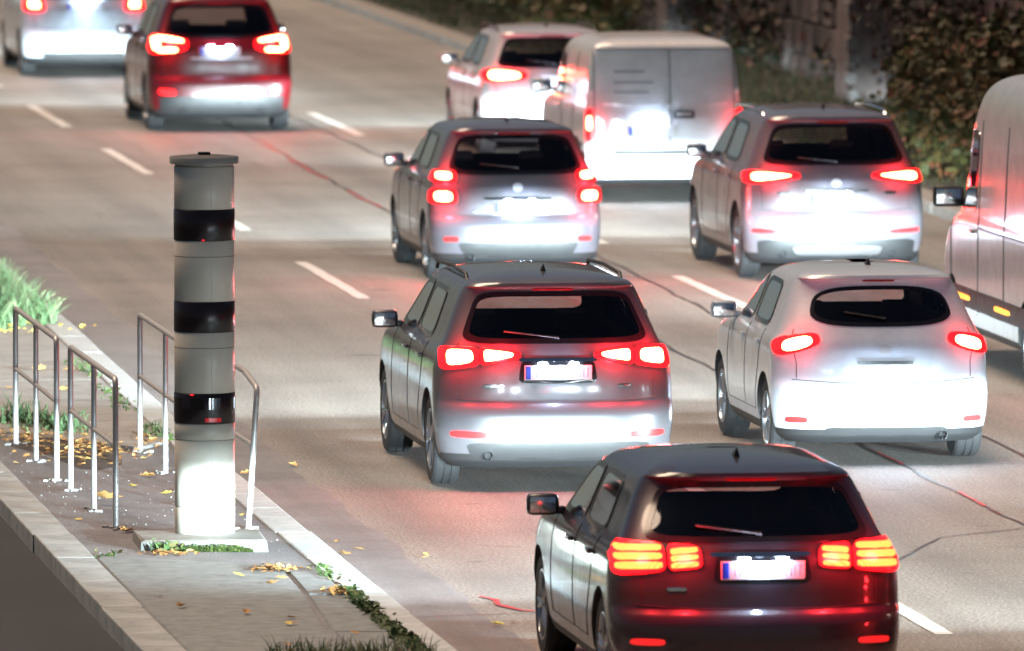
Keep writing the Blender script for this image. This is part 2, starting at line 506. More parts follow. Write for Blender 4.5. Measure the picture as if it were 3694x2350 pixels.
kerb_row('kerb', lambda y: 6.51, 58.1, 84.2, 0.28, 0.26, M['kerb_left'], 1.8, 0.128, 0.010)
kerb_row('kerb', lambda y: 19.98, 50.0, 210, 0.42, 0.30, M['kerb_far'], 2.0, 0.13, 0.03)

def slab(name, poly, top, mat, parent=None, thick=0.05, ch=0.008):
    mb = MB(); n = len(poly)
    cx = sum(p[0] for p in poly) / n; cy = sum(p[1] for p in poly) / n
    inn = [(cx + (p[0] - cx) * (1 - ch / max(.2, abs(p[0] - cx))), cy + (p[1] - cy) * (1 - ch / max(.2, abs(p[1] - cy)))) for p in poly]
    v = [(*p, top) for p in inn] + [(*p, top - ch) for p in poly] + [(*p, top - thick) for p in poly]
    f = [tuple(range(n))] + [(i, i + n, (i + 1) % n + n, (i + 1) % n) for i in range(n)] + [(i + n, i + 2 * n, (i + 1) % n + 2 * n, (i + 1) % n + n) for i in range(n)]
    mb.add(v, f)
    return struct(name, mb, mat, parent, smooth=False)
slab('concrete_slab', [(6.52, 50), (7.56, 50), (7.555, 65.9), (7.545, 67.3), (7.66, 69.6), (7.71, 71.2), (7.60, 71.85), (7.2, 72.15), (6.56, 72.6), (6.52, 72.4)], 0.128, M['slab_concrete'])
slab('strip_slab', [(7.70, 69.62), (7.95, 69.66), (7.965, 71.28), (7.745, 71.25)], 0.130, M['slab_concrete'])
slab('strip_slab', [(7.585, 67.1), (7.955, 67.05), (7.955, 69.58), (7.695, 69.56)], 0.127, M['slab_concrete'])
slab('strip_slab', [(7.585, 63.0), (7.955, 63.0), (7.955, 66.98), (7.585, 67.02)], 0.129, M['slab_concrete'])
slab('paving_slab', [(5.9, 83.6), (6.75, 83.55), (7.70, 81.7), (7.985, 82.4), (8.02, 85.5), (8.05, 88.9), (5.9, 88.9)], 0.140, M['far_slab'])
slab('paving_slab', [(5.9, 88.95), (8.05, 88.95), (8.13, 96.2), (7.7, 96.4), (5.9, 96.4)], 0.137, M['far_slab'])

# verge and retaining wall beyond the road
vg = MB(); v = []; f = []
ysv = np.arange(20, 260, 2.0); xsv = [19.9, 20.3, 20.9, 21.5, 22.1, 22.7, 24.0]; zsv = [0.118, 0.13, 0.13, 0.14, 0.16, 0.20, 0.3]
for i, y in enumerate(ysv):
    for j, x in enumerate(xsv):
        v.append((x, y, zsv[j] + (0.0 if j == 0 else 0.03 * math.sin(y * 0.9 + j * 2.1) + random.uniform(-.02, .02))))
    if i:
        for j in range(len(xsv) - 1):
            a = (i - 1) * len(xsv) + j
            f.append((a, a + 1, a + 1 + len(xsv), a + len(xsv)))
struct('verge', vg.add(v, f), M['earth'])

WX = 22.7
wall = thing('retaining_wall', 'weathered brown stone retaining wall with buttresses beyond the grass verge', 'wall', (WX, 96, 0))
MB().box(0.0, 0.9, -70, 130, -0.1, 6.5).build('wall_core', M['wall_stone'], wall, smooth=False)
smesh = []
for k in range(6):
    mb = MB(); mb.rbox(0, 0, 0, 0.16, 0.86 + 0.10 * (k % 3), 0.43, 0.025)
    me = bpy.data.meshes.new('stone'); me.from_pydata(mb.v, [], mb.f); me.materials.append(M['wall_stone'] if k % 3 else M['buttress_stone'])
    smesh.append(me)
for row in range(6):
    y = 20 + (0.45 if row % 2 else 0)
    while y < 62:
        o = bpy.data.objects.new('stone', random.choice(smesh)); C.objects.link(o); o.parent = wall
        o.location = (-0.02 - random.uniform(0, 0.05), y, 0.30 + 0.46 * row + random.uniform(-.015, .015))
        o.rotation_euler = (random.uniform(-.02, .02), random.uniform(-.03, .03), random.uniform(-.02, .02))
        y += 1.0
for by in (-22.0, -7.0, 8.0, 23.5, 38.9, 55.5, 70.5, 86.0, 101.0):
    bt = MB()
    bt.add([(-0.62, by, 0.2), (0.02, by, 0.2), (0.02, by + 1.3, 0.2), (-0.62, by + 1.3, 0.2), (-0.50, by + 0.02, 6.0), (0.02, by + 0.02, 6.4), (0.02, by + 1.28, 6.4), (-0.50, by + 1.28, 6.0)],
           [(3, 2, 1, 0), (4, 5, 6, 7), (0, 1, 5, 4), (1, 2, 6, 5), (2, 3, 7, 6), (3, 0, 4, 7)])
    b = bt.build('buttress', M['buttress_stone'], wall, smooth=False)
    qm = MB(); qm.rbox(0, 0, 0, 0.16, 0.34, 0.17, 0.02)
    me = bpy.data.meshes.new('quoin'); me.from_pydata(qm.v, [], qm.f); me.materials.append(M['quoin_stone'])
    for k in range(13):
        o = bpy.data.objects.new('quoin', me); C.objects.link(o); o.parent = b
        z = 0.30 + 0.23 * k
        o.location = (-0.60 + 0.021 * (z - 0.2) - (0.02 if k % 2 else -0.015), by + 0.14 + random.uniform(-.02, .02), z)
        o.scale = (random.uniform(0.7, 1.1), random.uniform(.8, 1.1), random.uniform(.75, 1.0))

# ---- blade and leaf clouds (uncountable growth)
def blades(name, P, hmin, hmax, w, lean, mat, label, cat, drift=(0, 0), parent=None):
    n = len(P)
    h = rng.uniform(hmin, hmax, n); a = rng.uniform(0, 2 * np.pi, n)
    ln = rng.uniform(0.2, 1.0, n) * lean
    dx = np.cos(a) * ln + drift[0]; dy = np.sin(a) * ln + drift[1]
    wa = rng.uniform(0, np.pi, n); wx = np.cos(wa) * w / 2; wy = np.sin(wa) * w / 2
    V = np.zeros((n, 7, 3))
    for k, (t, ws) in enumerate(((0, 1.0), (0.4, 0.85), (0.75, 0.55))):
        ox = dx * h * t * t; oy = dy * h * t * t; oz = h * t * (1 - 0.25 * t * ln)
        V[:, 2 * k, 0] = P[:, 0] + ox - wx * ws; V[:, 2 * k, 1] = P[:, 1] + oy - wy * ws; V[:, 2 * k, 2] = P[:, 2] + oz
        V[:, 2 * k + 1, 0] = P[:, 0] + ox + wx * ws; V[:, 2 * k + 1, 1] = P[:, 1] + oy + wy * ws; V[:, 2 * k + 1, 2] = P[:, 2] + oz
    V[:, 6, 0] = P[:, 0] + dx * h; V[:, 6, 1] = P[:, 1] + dy * h; V[:, 6, 2] = P[:, 2] + h * (1 - 0.3 * ln)
    base = (np.arange(n) * 7)[:, None]
    F = []
    q = np.concatenate([base + np.array([0, 1, 3, 2]), base + np.array([2, 3, 5, 4])])
    tr = base + np.array([4, 5, 6])
    F = [tuple(r) for r in q.tolist()] + [tuple(r) for r in tr.tolist()]
    me = bpy.data.meshes.new(name); me.from_pydata(V.reshape(-1, 3).tolist(), [], F); me.materials.append(mat)
    o = bpy.data.objects.new(name, me); C.objects.link(o)
    if parent: o.parent = parent; o['kind'] = 'stuff'
    else: tag(o, label, cat, kind='stuff')
    return o

def leaf_cloud(name, P, smin, smax, mat, label, cat, N=None, flat=0.0, parent=None, curl=0.15):
    """folded six-corner leaves; N: mean facing direction"""
    n = len(P)
    s = rng.uniform(smin, smax, n)
    nd = rng.normal(size=(n, 3))
    if N is not None: nd = nd * (1 - flat) + np.array(N) * flat * 2.2
    nd /= np.linalg.norm(nd, axis=1)[:, None]
    t = rng.normal(size=(n, 3)); t -= nd * (t * nd).sum(1)[:, None]; t /= np.linalg.norm(t, axis=1)[:, None]
    b = np.cross(nd, t)
    shape = [(-0.5, 0, 0), (-0.18, 0.33, 1), (0.2, 0.28, 1), (0.55, 0, 0.6), (0.2, -0.28, 1), (-0.18, -0.33, 1)]
    V = np.zeros((n, 6, 3)); cu = rng.uniform(0.2, 1, n) * curl
    for k, (x, y, c) in enumerate(shape):
        V[:, k] = P + (t * x + b * y * rng.uniform(.8, 1.2, n)[:, None] + nd * (c * cu)[:, None]) * s[:, None]
    base = (np.arange(n) * 6)[:, None]
    F = np.concatenate([base + np.array([0, 3, 2, 1]), base + np.array([0, 5, 4, 3])])
    me = bpy.data.meshes.new(name); me.from_pydata(V.reshape(-1, 3).tolist(), [], [tuple(r) for r in F.tolist()]); me.materials.append(mat)
    o = bpy.data.objects.new(name, me); C.objects.link(o)
    if parent: o.parent = parent; o['kind'] = 'stuff'
    else: tag(o, label, cat, kind='stuff')
    return o

def verge_z(x):
    return np.interp(x, xsv, zsv)
n = 26000
px = rng.uniform(20.05, 22.75, n); py = rng.uniform(84, 190, n)
blades('verge_grass', np.stack([px, py, verge_z(px) - 0.03], 1), 0.06, 0.26, 0.020, 0.8, M['verge_grass'],
       'dry rough grass covering the verge below the stone wall', 'grass', (-0.15, 0))
# ivy and creeper over the wall: dense at the right, patchy further off
def ivy_points(y0, y1, z0, z1, n, depth, thr):
    out = []
    while len(out) < n:
        y = rng.uniform(y0, y1); z = z0 + (z1 - z0) * rng.uniform(0, 1)
        q = math.sin(y * 0.83 + z * 0.7) + math.sin(y * 0.31 - z * 1.9 + 1.3) + 0.8 * math.sin(y * 2.1 + z * 1.1) + rng.normal() * 0.5
        if q > thr:
            out.append((WX - 0.05 - abs(rng.normal()) * depth, y, z))
    return np.array(out)
leaf_cloud('wall_creeper', ivy_points(84, 134.0, 0.2, 4.5, 30000, 0.35, -0.6), 0.05, 0.13, M['ivy_leaf'],
           'dark reddish creeper hanging thickly over the near stretch of wall', 'creeper', (-1, -0.4, 0.3), 0.35)
leaf_cloud('wall_ivy', ivy_points(137.5, 200, 0.3, 4.5, 12000, 0.30, 0.6), 0.07, 0.18, M['ivy_leaf'],
           'patchy dark ivy climbing the far stretch of stone wall', 'ivy', (-1, -0.4, 0.3), 0.35)
# bramble bank that leans to the kerb behind the right lane
def bush(name, cy, cx, ry, rx, h, n, smin, smax, mat, label):
    root = thing(name, label, 'bush', (cx, cy, 0.2))
    th = rng.uniform(0, 2 * np.pi, n); u = rng.uniform(0, 1, n) ** 0.45
    zz = rng.uniform(0, 1, n) ** 0.8
    prof = np.sqrt(np.clip(1 - (zz - 0.25) ** 2 / 0.62, 0.02, 1))
    lump = 1 + 0.28 * np.sin(th * 3 + zz * 5) + 0.18 * np.sin(th * 7 - zz * 9)
    P = np.stack([np.cos(th) * rx * u * prof * lump, np.sin(th) * ry * u * prof * lump, zz * h * (1 + 0.15 * np.sin(th * 4))], 1)
    leaf_cloud('foliage', P, smin, smax, mat, None, None, (-0.3, -0.5, 0.8), 0.3, parent=root)
    mb = MB()
    for k in range(14):
        a = random.uniform(0, 6.28); q = random.uniform(.4, .95)
        mb.tube([(random.uniform(-.1, .1), random.uniform(-.2, .2), -0.15), (math.cos(a) * rx * q * .5, math.sin(a) * ry * q * .5, h * .6), (math.cos(a) * rx * q, math.sin(a) * ry * q, h * random.uniform(.6, 1.0))], [0.014, 0.010, 0.005], 5)
    mb.build('stems', M['bark'], root)
    return root
bush('bramble_bush', 116.5, 20.9, 2.6, 0.9, 1.7, 2600, 0.07, 0.17, M['bramble_leaf'], 'yellowing bramble bush leaning to the kerb right of the dark sport utility car')
bush('bramble_bush', 122.5, 21.3, 2.6, 0.85, 1.45, 2200, 0.07, 0.17, M['bramble_leaf'], 'bramble bush at the wall foot directly behind the sport utility car roof')
bush('bramble_bush', 110.5, 21.2, 2.4, 0.9, 2.2, 2200, 0.08, 0.18, M['ivy_leaf'], 'dark bramble bush half hidden behind the large grey van')
bush('verge_shrub', 158.0, 21.6, 3.0, 0.7, 1.0, 1800, 0.08, 0.2, M['bramble_leaf'], 'low green shrub on the verge behind the pearl car roof')
bush('verge_shrub', 170.0, 21.7, 3.5, 0.7, 1.1, 1800, 0.08, 0.2, M['bramble_leaf'], 'low green shrub on the far verge at the top of the view')

# ------------------------------------------------------------------ speed camera tower on its footing
TX, TY, TZ = 7.40, 73.66, 0.19
ft = thing('concrete_footing', 'low mossy concrete block under the speed camera tower', 'footing', (TX - 0.06, TY - 0.20, 0.11))
mb = MB()
mb.add([(-0.46, -0.42, 0), (0.43, -0.62, 0), (0.47, 0.40, 0), (-0.44, 0.42, 0), (-0.45, -0.40, 0.068), (0.42, -0.59, 0.085), (0.46, 0.39, 0.08), (-0.43, 0.41, 0.078),
        (-0.42, -0.37, 0.08), (0.40, -0.56, 0.095)],
       [(0, 1, 5, 4), (4, 5, 9, 8), (8, 9, 6, 7), (5, 6, 9), (4, 8, 7), (1, 2, 6, 5), (2, 3, 7, 6), (3, 0, 4, 7)])
mb.build('block', M['footing'], ft, smooth=False)
n = 2600
mx = rng.uniform(-0.28, 0.32, n); mz = np.abs(rng.normal(0, 0.022, n))
mk = mz < 0.055 * (1 - ((mx - 0.02) / 0.34) ** 2) + 0.01
mx, mz = mx[mk], mz[mk]
blades('moss', np.stack([mx, -0.42 - 0.2247 * (mx + 0.46) - rng.uniform(0.0, 0.02, len(mx)), mz], 1), 0.006, 0.02, 0.012, 1.0, M['moss'], None, None, (0, -0.6), parent=ft)

tower = thing('speed_camera_tower', 'grey cylindrical speed camera tower with three black bands beside the kerb', 'speed camera', (TX, TY, TZ))
def ring(name, z0, z1, r, mat, parent=tower, bev=0.004, seg=72):
    z0 -= TZ; z1 -= TZ
    return MB().lathe([(r - 0.03, z0), (r - bev, z0), (r, z0 + bev), (r, z1 - bev), (r - bev, z1), (r - 0.03, z1)], seg).build(name, mat, parent, angle=50)
RB = 0.2145
ring('base_section', 0.188, 0.3785, RB, M['tower_paint'])
ring('lower_section', 0.3815, 0.858, RB, M['tower_paint'])
ring('collar', 0.861, 0.977, RB + 0.001, M['tower_paint'])
b1 = ring('lens_band', 0.978, 1.193, RB + 0.004, M['black_gloss'])
ring('middle_section', 1.194, 1.628, RB, M['tower_paint'])
b2 = ring('lens_band', 1.629, 1.846, RB + 0.003, M['black_gloss'])
ring('middle_section', 1.847, 2.280, RB, M['tower_paint'])
b3 = ring('lens_band', 2.281, 2.501, RB + 0.003, M['black_gloss'])
ring('top_section', 2.502, 2.806, RB, M['tower_paint'])
MB().lathe([(0.05, 0.0), (0.19, 0.0), (0.19, 2.62), (0.05, 2.62)], 32).build('inner_core', M['seam_dark'], tower)
for z in (1.515, 2.165):
    MB().lathe([(RB, z - TZ), (RB + 0.0012, z - TZ + 0.0008), (RB + 0.0012, z - TZ + 0.0034), (RB, z - TZ + 0.0042)], 72).build('panel_seam', M['seam_dark'], tower)
# vertical panel joint on the camera side
ja = R(-90 + 8)
for z0, z1 in ((0.19, 0.857), (1.2, 1.62), (1.85, 2.275), (2.51, 2.80)):
    x, y = math.cos(ja) * (RB + 0.0005), math.sin(ja) * (RB + 0.0005)
    MB().tube([(x, y, z0 - TZ), (x, y, z1 - TZ)], 0.002, 6).build('panel_joint', M['seam_light'], tower)
lid = MB().lathe([(0.0, 2.802 - TZ), (0.205, 2.802 - TZ), (0.208, 2.821 - TZ), (0.240, 2.823 - TZ), (0.2455, 2.828 - TZ), (0.2455, 2.868 - TZ), (0.242, 2.873 - TZ)], 72).build('lid', M['tower_lid'], tower)
MB().lathe([(0.242, 2.873 - TZ), (0.15, 2.882 - TZ), (0.0, 2.887 - TZ)], 72).build('lid_top', M['tower_lid_top'], lid)
MB().rbox(0, 0, 2.893 - TZ, 0.085, 0.085, 0.024, 0.006).build('lid_lock', M['black_plastic'], lid)
def band_pane(ang, z0, z1, wdeg, mat, band, name, r=RB + 0.0055):
    mb = MB(); v = []; f = []; k = 8
    for i in range(k + 1):
        a = R(ang - wdeg / 2 + wdeg * i / k)
        for z in (z0, z1): v.append((math.cos(a) * r, math.sin(a) * r, z - TZ))
        if i: f.append((2 * i - 2, 2 * i, 2 * i + 1, 2 * i - 1))
    return mb.add(v, f).build(name, mat, band)
band_pane(-90 + 6.5 + 7.4 - 0.2, 1.082, 1.163, 23, M['camera_pane'], b1, 'camera_window')
band_pane(-90 - 20, 1.082, 1.163, 26, M['trim_gloss'], b1, 'camera_window')
band_pane(-90 - 68, 1.082, 1.163, 30, M['trim_gloss'], b1, 'camera_window')
band_pane(-90 + 66, 1.082, 1.163, 30, M['trim_gloss'], b1, 'camera_window')
band_pane(-90 + 11, 0.992, 1.022, 32, M['status_glow'], b1, 'status_light')
band_pane(-90 - 30, 1.182, 1.190, 7, M['status_led'], b1, 'indicator')
band_pane(-90 - 7.5, 2.284, 2.292, 4, M['status_led'], b3, 'indicator')

# ------------------------------------------------------------------ tubular barriers
RAILS = 'tubular steel barriers along the traffic island'
def barrier(label, posts, lean=(0, 0), h=1.085, end_bend=False):
    z0 = 0.118
    root = thing('barrier', label, 'barrier', (posts[1][0], posts[1][1], z0), 0, RAILS)
    ox, oy = posts[1]
    P = [(x - ox, y - oy) for x, y in posts]
    r = 0.0215
    def top(i, f=1.0): return (P[i][0] + lean[0] * f, P[i][1] + lean[1] * f, h * f)
    # outer hoop: far post, top rail, near post as one bent tube
    a, c = P[0], P[2]
    ta, tc = Vector(top(0)), Vector(top(2))
    d = (tc - ta).normalized()
    fp = Vector((a[0], a[1], 0)); np_ = Vector((c[0], c[1], 0))
    up_a = (ta - fp).normalized(); up_c = (tc - np_).normalized()
    rb = 0.07
    arc = lambda p, u, w: [p + u * rb, p + u * rb * .45 + w * rb * .08, p + u * rb * .08 + w * rb * .45, p + w * rb]
    hoop = [fp] + arc(ta, -up_a, d)
    if end_bend:
        # kicked-down nearest half metre of the top rail
        k = tc - d * 0.75
        tc = tc - Vector((0, 0, 0.07))
        hoop += [k, ]
        d2 = (tc - k).normalized()
        hoop += list(reversed(arc(tc, -up_c, -d2)))
    else:
        hoop += list(reversed(arc(tc, -up_c, -d)))
    hoop += [np_]
    MB().tube(hoop, r, 14).build('hoop', M['galvanised'], root, angle=60)
    MB().tube([(P[1][0], P[1][1], 0), (P[1][0] + lean[0] * .97, P[1][1] + lean[1] * .97, h - 0.012)], r * 0.95, 14).build('post', M['galvanised'], root, angle=60)
    for i, j in ((0, 1), (1, 2)):
        MB().tube([top(i, 0.555), top(j, 0.555)], r * 0.78, 12).build('middle_rail', M['galvanised'], root, angle=60)
    for i in range(3):
        mb = MB()
        for k in range(9):
            a_ = random.uniform(0, 6.28); q = random.uniform(0.02, 0.10)
            mb.rbox(P[i][0] + math.cos(a_) * q, P[i][1] + math.sin(a_) * q * 1.6, 0.006, random.uniform(.015, .05), random.uniform(.02, .06), random.uniform(.008, .02), 0.003)
        mb.build('mortar_collar', M['mortar_crumb'], root, smooth=False)['kind'] = 'stuff'
    return root
barrier('far left barrier of three posts, nearest to the grass', [(6.77, 82.4), (6.79, 80.72), (6.80, 78.97)])
barrier('left barrier of three posts in front of the leaf litter', [(6.83, 78.09), (6.85, 76.35), (6.87, 74.82)])
barrier('far barrier on the kerb side, half hidden by the speed camera tower', [(7.68, 81.53), (7.69, 79.55), (7.71, 77.9)])
barrier('barrier right of the tower with leaning post and bent rail', [(7.76, 77.6), (7.79, 76.1), (7.82, 74.7)], (0.066, 0), 1.09, True)

# ------------------------------------------------------------------ leaves, weeds, grass on the island
n = 6500
gx = rng.uniform(6.2, 8.30, n); gy = rng.uniform(94.8, 103, n)
k = gy > 94.2 + 1.2 * np.abs(np.sin(gx * 2.1)) * 0.6 + np.where(gx < 7.3, 0.0, (gx - 7.3) * 1.0)
gx, gy = gx[k], gy[k]
blades('tall_grass', np.stack([gx, gy, np.full(len(gx), 0.12)], 1), 0.10, 0.32, 0.014, 1.0, M['lush_grass'],
       'tall bright green grass growing at the far end of the island', 'grass', (0.12, -0.1))
n = 1500
gx = rng.uniform(6.95, 8.0, n); gy = rng.uniform(63.6, 65.5, n)
blades('foreground_grass', np.stack([gx, gy, np.full(n, 0.125)], 1), 0.05, 0.20, 0.010, 0.8, M['lush_grass'],
       'short dull grass at the bottom edge of the concrete slab', 'grass')

def tuft(name, x, y, n, h, w, mat, label, cat, sx=0.05, sy=0.08, leaves=0, z=0.12):
    root = thing(name, label, cat, (x, y, z))
    P = np.stack([rng.normal(0, sx, n), rng.normal(0, sy, n), np.zeros(n)], 1)
    blades('blades', P, h * .4, h, w, 0.9, mat, None, None, parent=root)
    if leaves:
        P = np.stack([rng.normal(0, sx * 1.2, leaves), rng.normal(0, sy * 1.2, leaves), np.abs(rng.normal(0.03, 0.02, leaves))], 1)
        leaf_cloud('leaves', P, 0.03, 0.07, mat, None, None, (0, -.3, 1), .5, parent=root)
    return root
WG = 'weeds along the kerb joint'
for k_, (x, y, s_) in enumerate([(7.965, 71.0, .7), (7.97, 69.5, .8), (7.965, 68.9, 1.0), (7.96, 68.3, 1.1), (7.96, 67.75, 1.2), (7.96, 67.2, 1.1), (7.96, 66.7, 1.2), (7.96, 66.2, 1.2), (7.96, 65.7, 1.3), (7.96, 65.2, 1.2)]):
    tuft('kerb_weed', x, y, int(26 * s_), 0.07 * s_, 0.012, M['weed_leaf'], 'green weed in the joint of the right kerb, ' + ('nearest the footing', 'second from the footing', 'third from the footing', 'fourth from the footing', 'fifth from the footing', 'sixth from the footing', 'fourth from the bottom edge', 'third from the bottom edge', 'second from the bottom edge', 'at the bottom edge')[k_], 'weed', 0.022, 0.20, int(55 * s_))['group'] = WG
tuft('plantain_weed', 7.06, 72.95, 26, 0.10, 0.022, M['weed_leaf'], 'leafy green weed at the left front of the mossy footing', 'weed', 0.05, 0.05, 30)
tuft('small_weed', 6.62, 72.55, 16, 0.045, 0.012, M['weed_leaf'], 'tiny green weed beside the left kerb near the footing', 'weed', 0.05, 0.05, 10)
tuft('leafy_weed', 6.98, 84.3, 120, 0.26, 0.02, M['lush_grass'], 'bushy green weed behind the far left barrier', 'weed', 0.10, 0.35, 60)
tuft('leafy_weed', 7.25, 83.6, 120, 0.24, 0.02, M['lush_grass'], 'bushy green weed above the leaf litter', 'weed', 0.10, 0.30, 60)
tuft('leafy_weed', 7.98, 83.2, 50, 0.12, 0.014, M['weed_leaf'], 'low weed at the kerb beside the far tower side barrier', 'weed', 0.06, 0.35, 40)
tuft('leafy_weed', 7.95, 86.5, 50, 0.10, 0.014, M['weed_leaf'], 'low weed in the kerb joint on the pale slab', 'weed', 0.05, 0.6, 40)
tuft('leafy_weed', 8.0, 90.0, 50, 0.09, 0.014, M['weed_leaf'], 'small weed in the far kerb joint near the grass', 'weed', 0.05, 0.5, 30)

def litter(name, cx, cy, sx, sy, n, label, h=0.02, smin=.03, smax=.075, mat='dry_leaf', z=0.122):
    P = np.stack([rng.normal(cx, sx, n), rng.normal(cy, sy, n), z + np.abs(rng.normal(0, h, n))], 1)
    return leaf_cloud(name, P, smin, smax, M[mat], label, 'leaves', (0, -0.1, 1), 0.72, curl=0.3)
litter('leaf_litter', 7.22, 81.7, 0.20, 0.60, 330, 'heap of dry orange leaves between the left and far barriers')
litter('leaf_litter', 6.92, 83.2, 0.25, 0.4, 150, 'brown leaves gathered at the edge of the pale slab')
litter('leaf_litter', 7.66, 71.35, 0.075, 0.10, 90, 'small drift of orange leaves at the corner of the concrete slab', 0.012, .03, .06, z=0.135)
litter('leaf_litter', 7.05, 72.72, 0.10, 0.07, 36, 'few dry leaves in front of the mossy footing', 0.01, .03, .07)
litter('leaf_litter', 7.90, 69.62, 0.06, 0.10, 60, 'brown leaves caught in the weeds by the kerb', 0.02, .03, .06, z=0.132)
litter('leaf_litter', 7.0, 95.0, 0.6, 0.3, 150, 'yellow leaves drifted at the foot of the tall grass', 0.02, .04, .09, 'yellow_leaf', 0.14)
litter('leaf_litter', 7.82, 82.6, 0.06, 0.3, 60, 'dry leaves beside the far post of the kerb side barrier', 0.015)
# soil under the leaf heap
mb = MB(); v = [(7.2, 81.8, 0.155)]; f = []
for k_ in range(24):
    a = k_ / 24 * 2 * math.pi; q = 1 + 0.25 * math.sin(3 * a) + random.uniform(-.1, .1)
    v.append((7.2 + 0.42 * q * math.cos(a), 81.8 + 1.5 * q * math.sin(a), 0.119))
for k_ in range(24): f.append((0, 1 + k_, 1 + (k_ + 1) % 24))
struct('soil_patch', mb.add(v, f), M['earth'])

# single fallen leaves and pebbles
def leaf_mesh(s, curl):
    pts = [(-.5, 0), (-.28, .26), (-.05, .2), (.12, .36), (.26, .16), (.58, 0), (.26, -.16), (.1, -.34), (-.06, -.2), (-.3, -.24)]
    v = [(0, 0, 0.0)] + [(x * s, y * s, curl * s * (abs(y) * 1.3 + x * x * 0.6)) for x, y in pts]
    me = bpy.data.meshes.new('fallen_leaf'); me.from_pydata(v, [], [(0, 1 + i, 1 + (i + 1) % 10) for i in range(10)])
    return me
lm = []
for k_ in range(6):
    me = leaf_mesh(0.075 + 0.012 * k_, 0.15 + 0.08 * k_); me.materials.append(M['dry_leaf'] if k_ % 3 else M['yellow_leaf']); lm.append(me)
def leaf(x, y, z, me, label, group=None, sc=1.0):
    o = bpy.data.objects.new('fallen_leaf', me); C.objects.link(o)
    o.location = (x, y, z); o.rotation_euler = (random.uniform(-.25, .25), random.uniform(-.25, .25), random.uniform(0, 6.28)); o.scale = (sc, sc, sc)
    tag(o, label, 'leaf', group)
    return o
for k_ in range(16):
    leaf(random.uniform(6.6, 7.9), random.uniform(74.3, 81), 0.128, random.choice(lm), 'dry leaf lying on the dark asphalt around the barriers', 'leaves on the island asphalt')
for k_ in range(11):
    x = random.uniform(6.6, 7.9); leaf(x, random.uniform(65.5, 71.0), 0.140, random.choice(lm), 'dry leaf lying on the front concrete slab', 'leaves on the front slab', 0.75)
for k_ in range(8):
    leaf(random.uniform(6.5, 8.0), random.uniform(84.5, 95), 0.150, random.choice(lm), 'leaf lying on the pale slab behind the barriers', 'leaves on the pale slab', 1.2)
for k_ in range(14):
    leaf(random.uniform(8.3, 9.0), random.uniform(66, 96), 0.014, random.choice(lm), 'leaf lying in the gutter beside the right kerb', 'leaves in the gutter', 0.9)
leaf(6.98, 76.75, 0.17, lm[5], 'large curled pale orange leaf between the left barrier posts', None, 1.9)
leaf(7.35, 70.85, 0.150, lm[0], 'bright yellow leaf on the front concrete slab', None, 1.3)
# grit
P = np.stack([rng.uniform(6.55, 7.95, 220), rng.uniform(72.8, 83, 220), np.full(220, 0.118)], 1)
mb = MB()
for p in P:
    s_ = random.uniform(.003, .008) * (1 if random.random() < .9 else 1.8)
    mb.add([(p[0] - s_, p[1], p[2]), (p[0], p[1] - s_, p[2]), (p[0] + s_, p[1], p[2]), (p[0], p[1] + s_, p[2]), (p[0], p[1], p[2] + s_)], [(0, 1, 4), (1, 2, 4), (2, 3, 4), (3, 0, 4)])
tag(mb.build('grit', M['pebble'], None, smooth=False), 'pale grit scattered over the island asphalt', 'grit', kind='stuff')

# ------------------------------------------------------------------ vehicles
def pchip_table(z, y, zz):
    z = np.array(z, float); y = np.array(y, float)
    h = np.diff(z); d = np.diff(y) / h
    m = np.zeros(len(z)); m[0], m[-1] = d[0], d[-1]
    for i in range(1, len(z) - 1):
        if d[i - 1] * d[i] > 0:
            w1, w2 = 2 * h[i] + h[i - 1], h[i] + 2 * h[i - 1]
            m[i] = (w1 + w2) / (w1 / d[i - 1] + w2 / d[i])
    k = np.clip(np.searchsorted(z, zz) - 1, 0, len(h) - 1)
    t = (zz - z[k]) / h[k]
    return (2*t**3 - 3*t**2 + 1) * y[k] + (t**3 - 2*t**2 + t) * h[k] * m[k] + (-2*t**3 + 3*t**2) * y[k+1] + (t**3 - t**2) * h[k] * m[k+1]

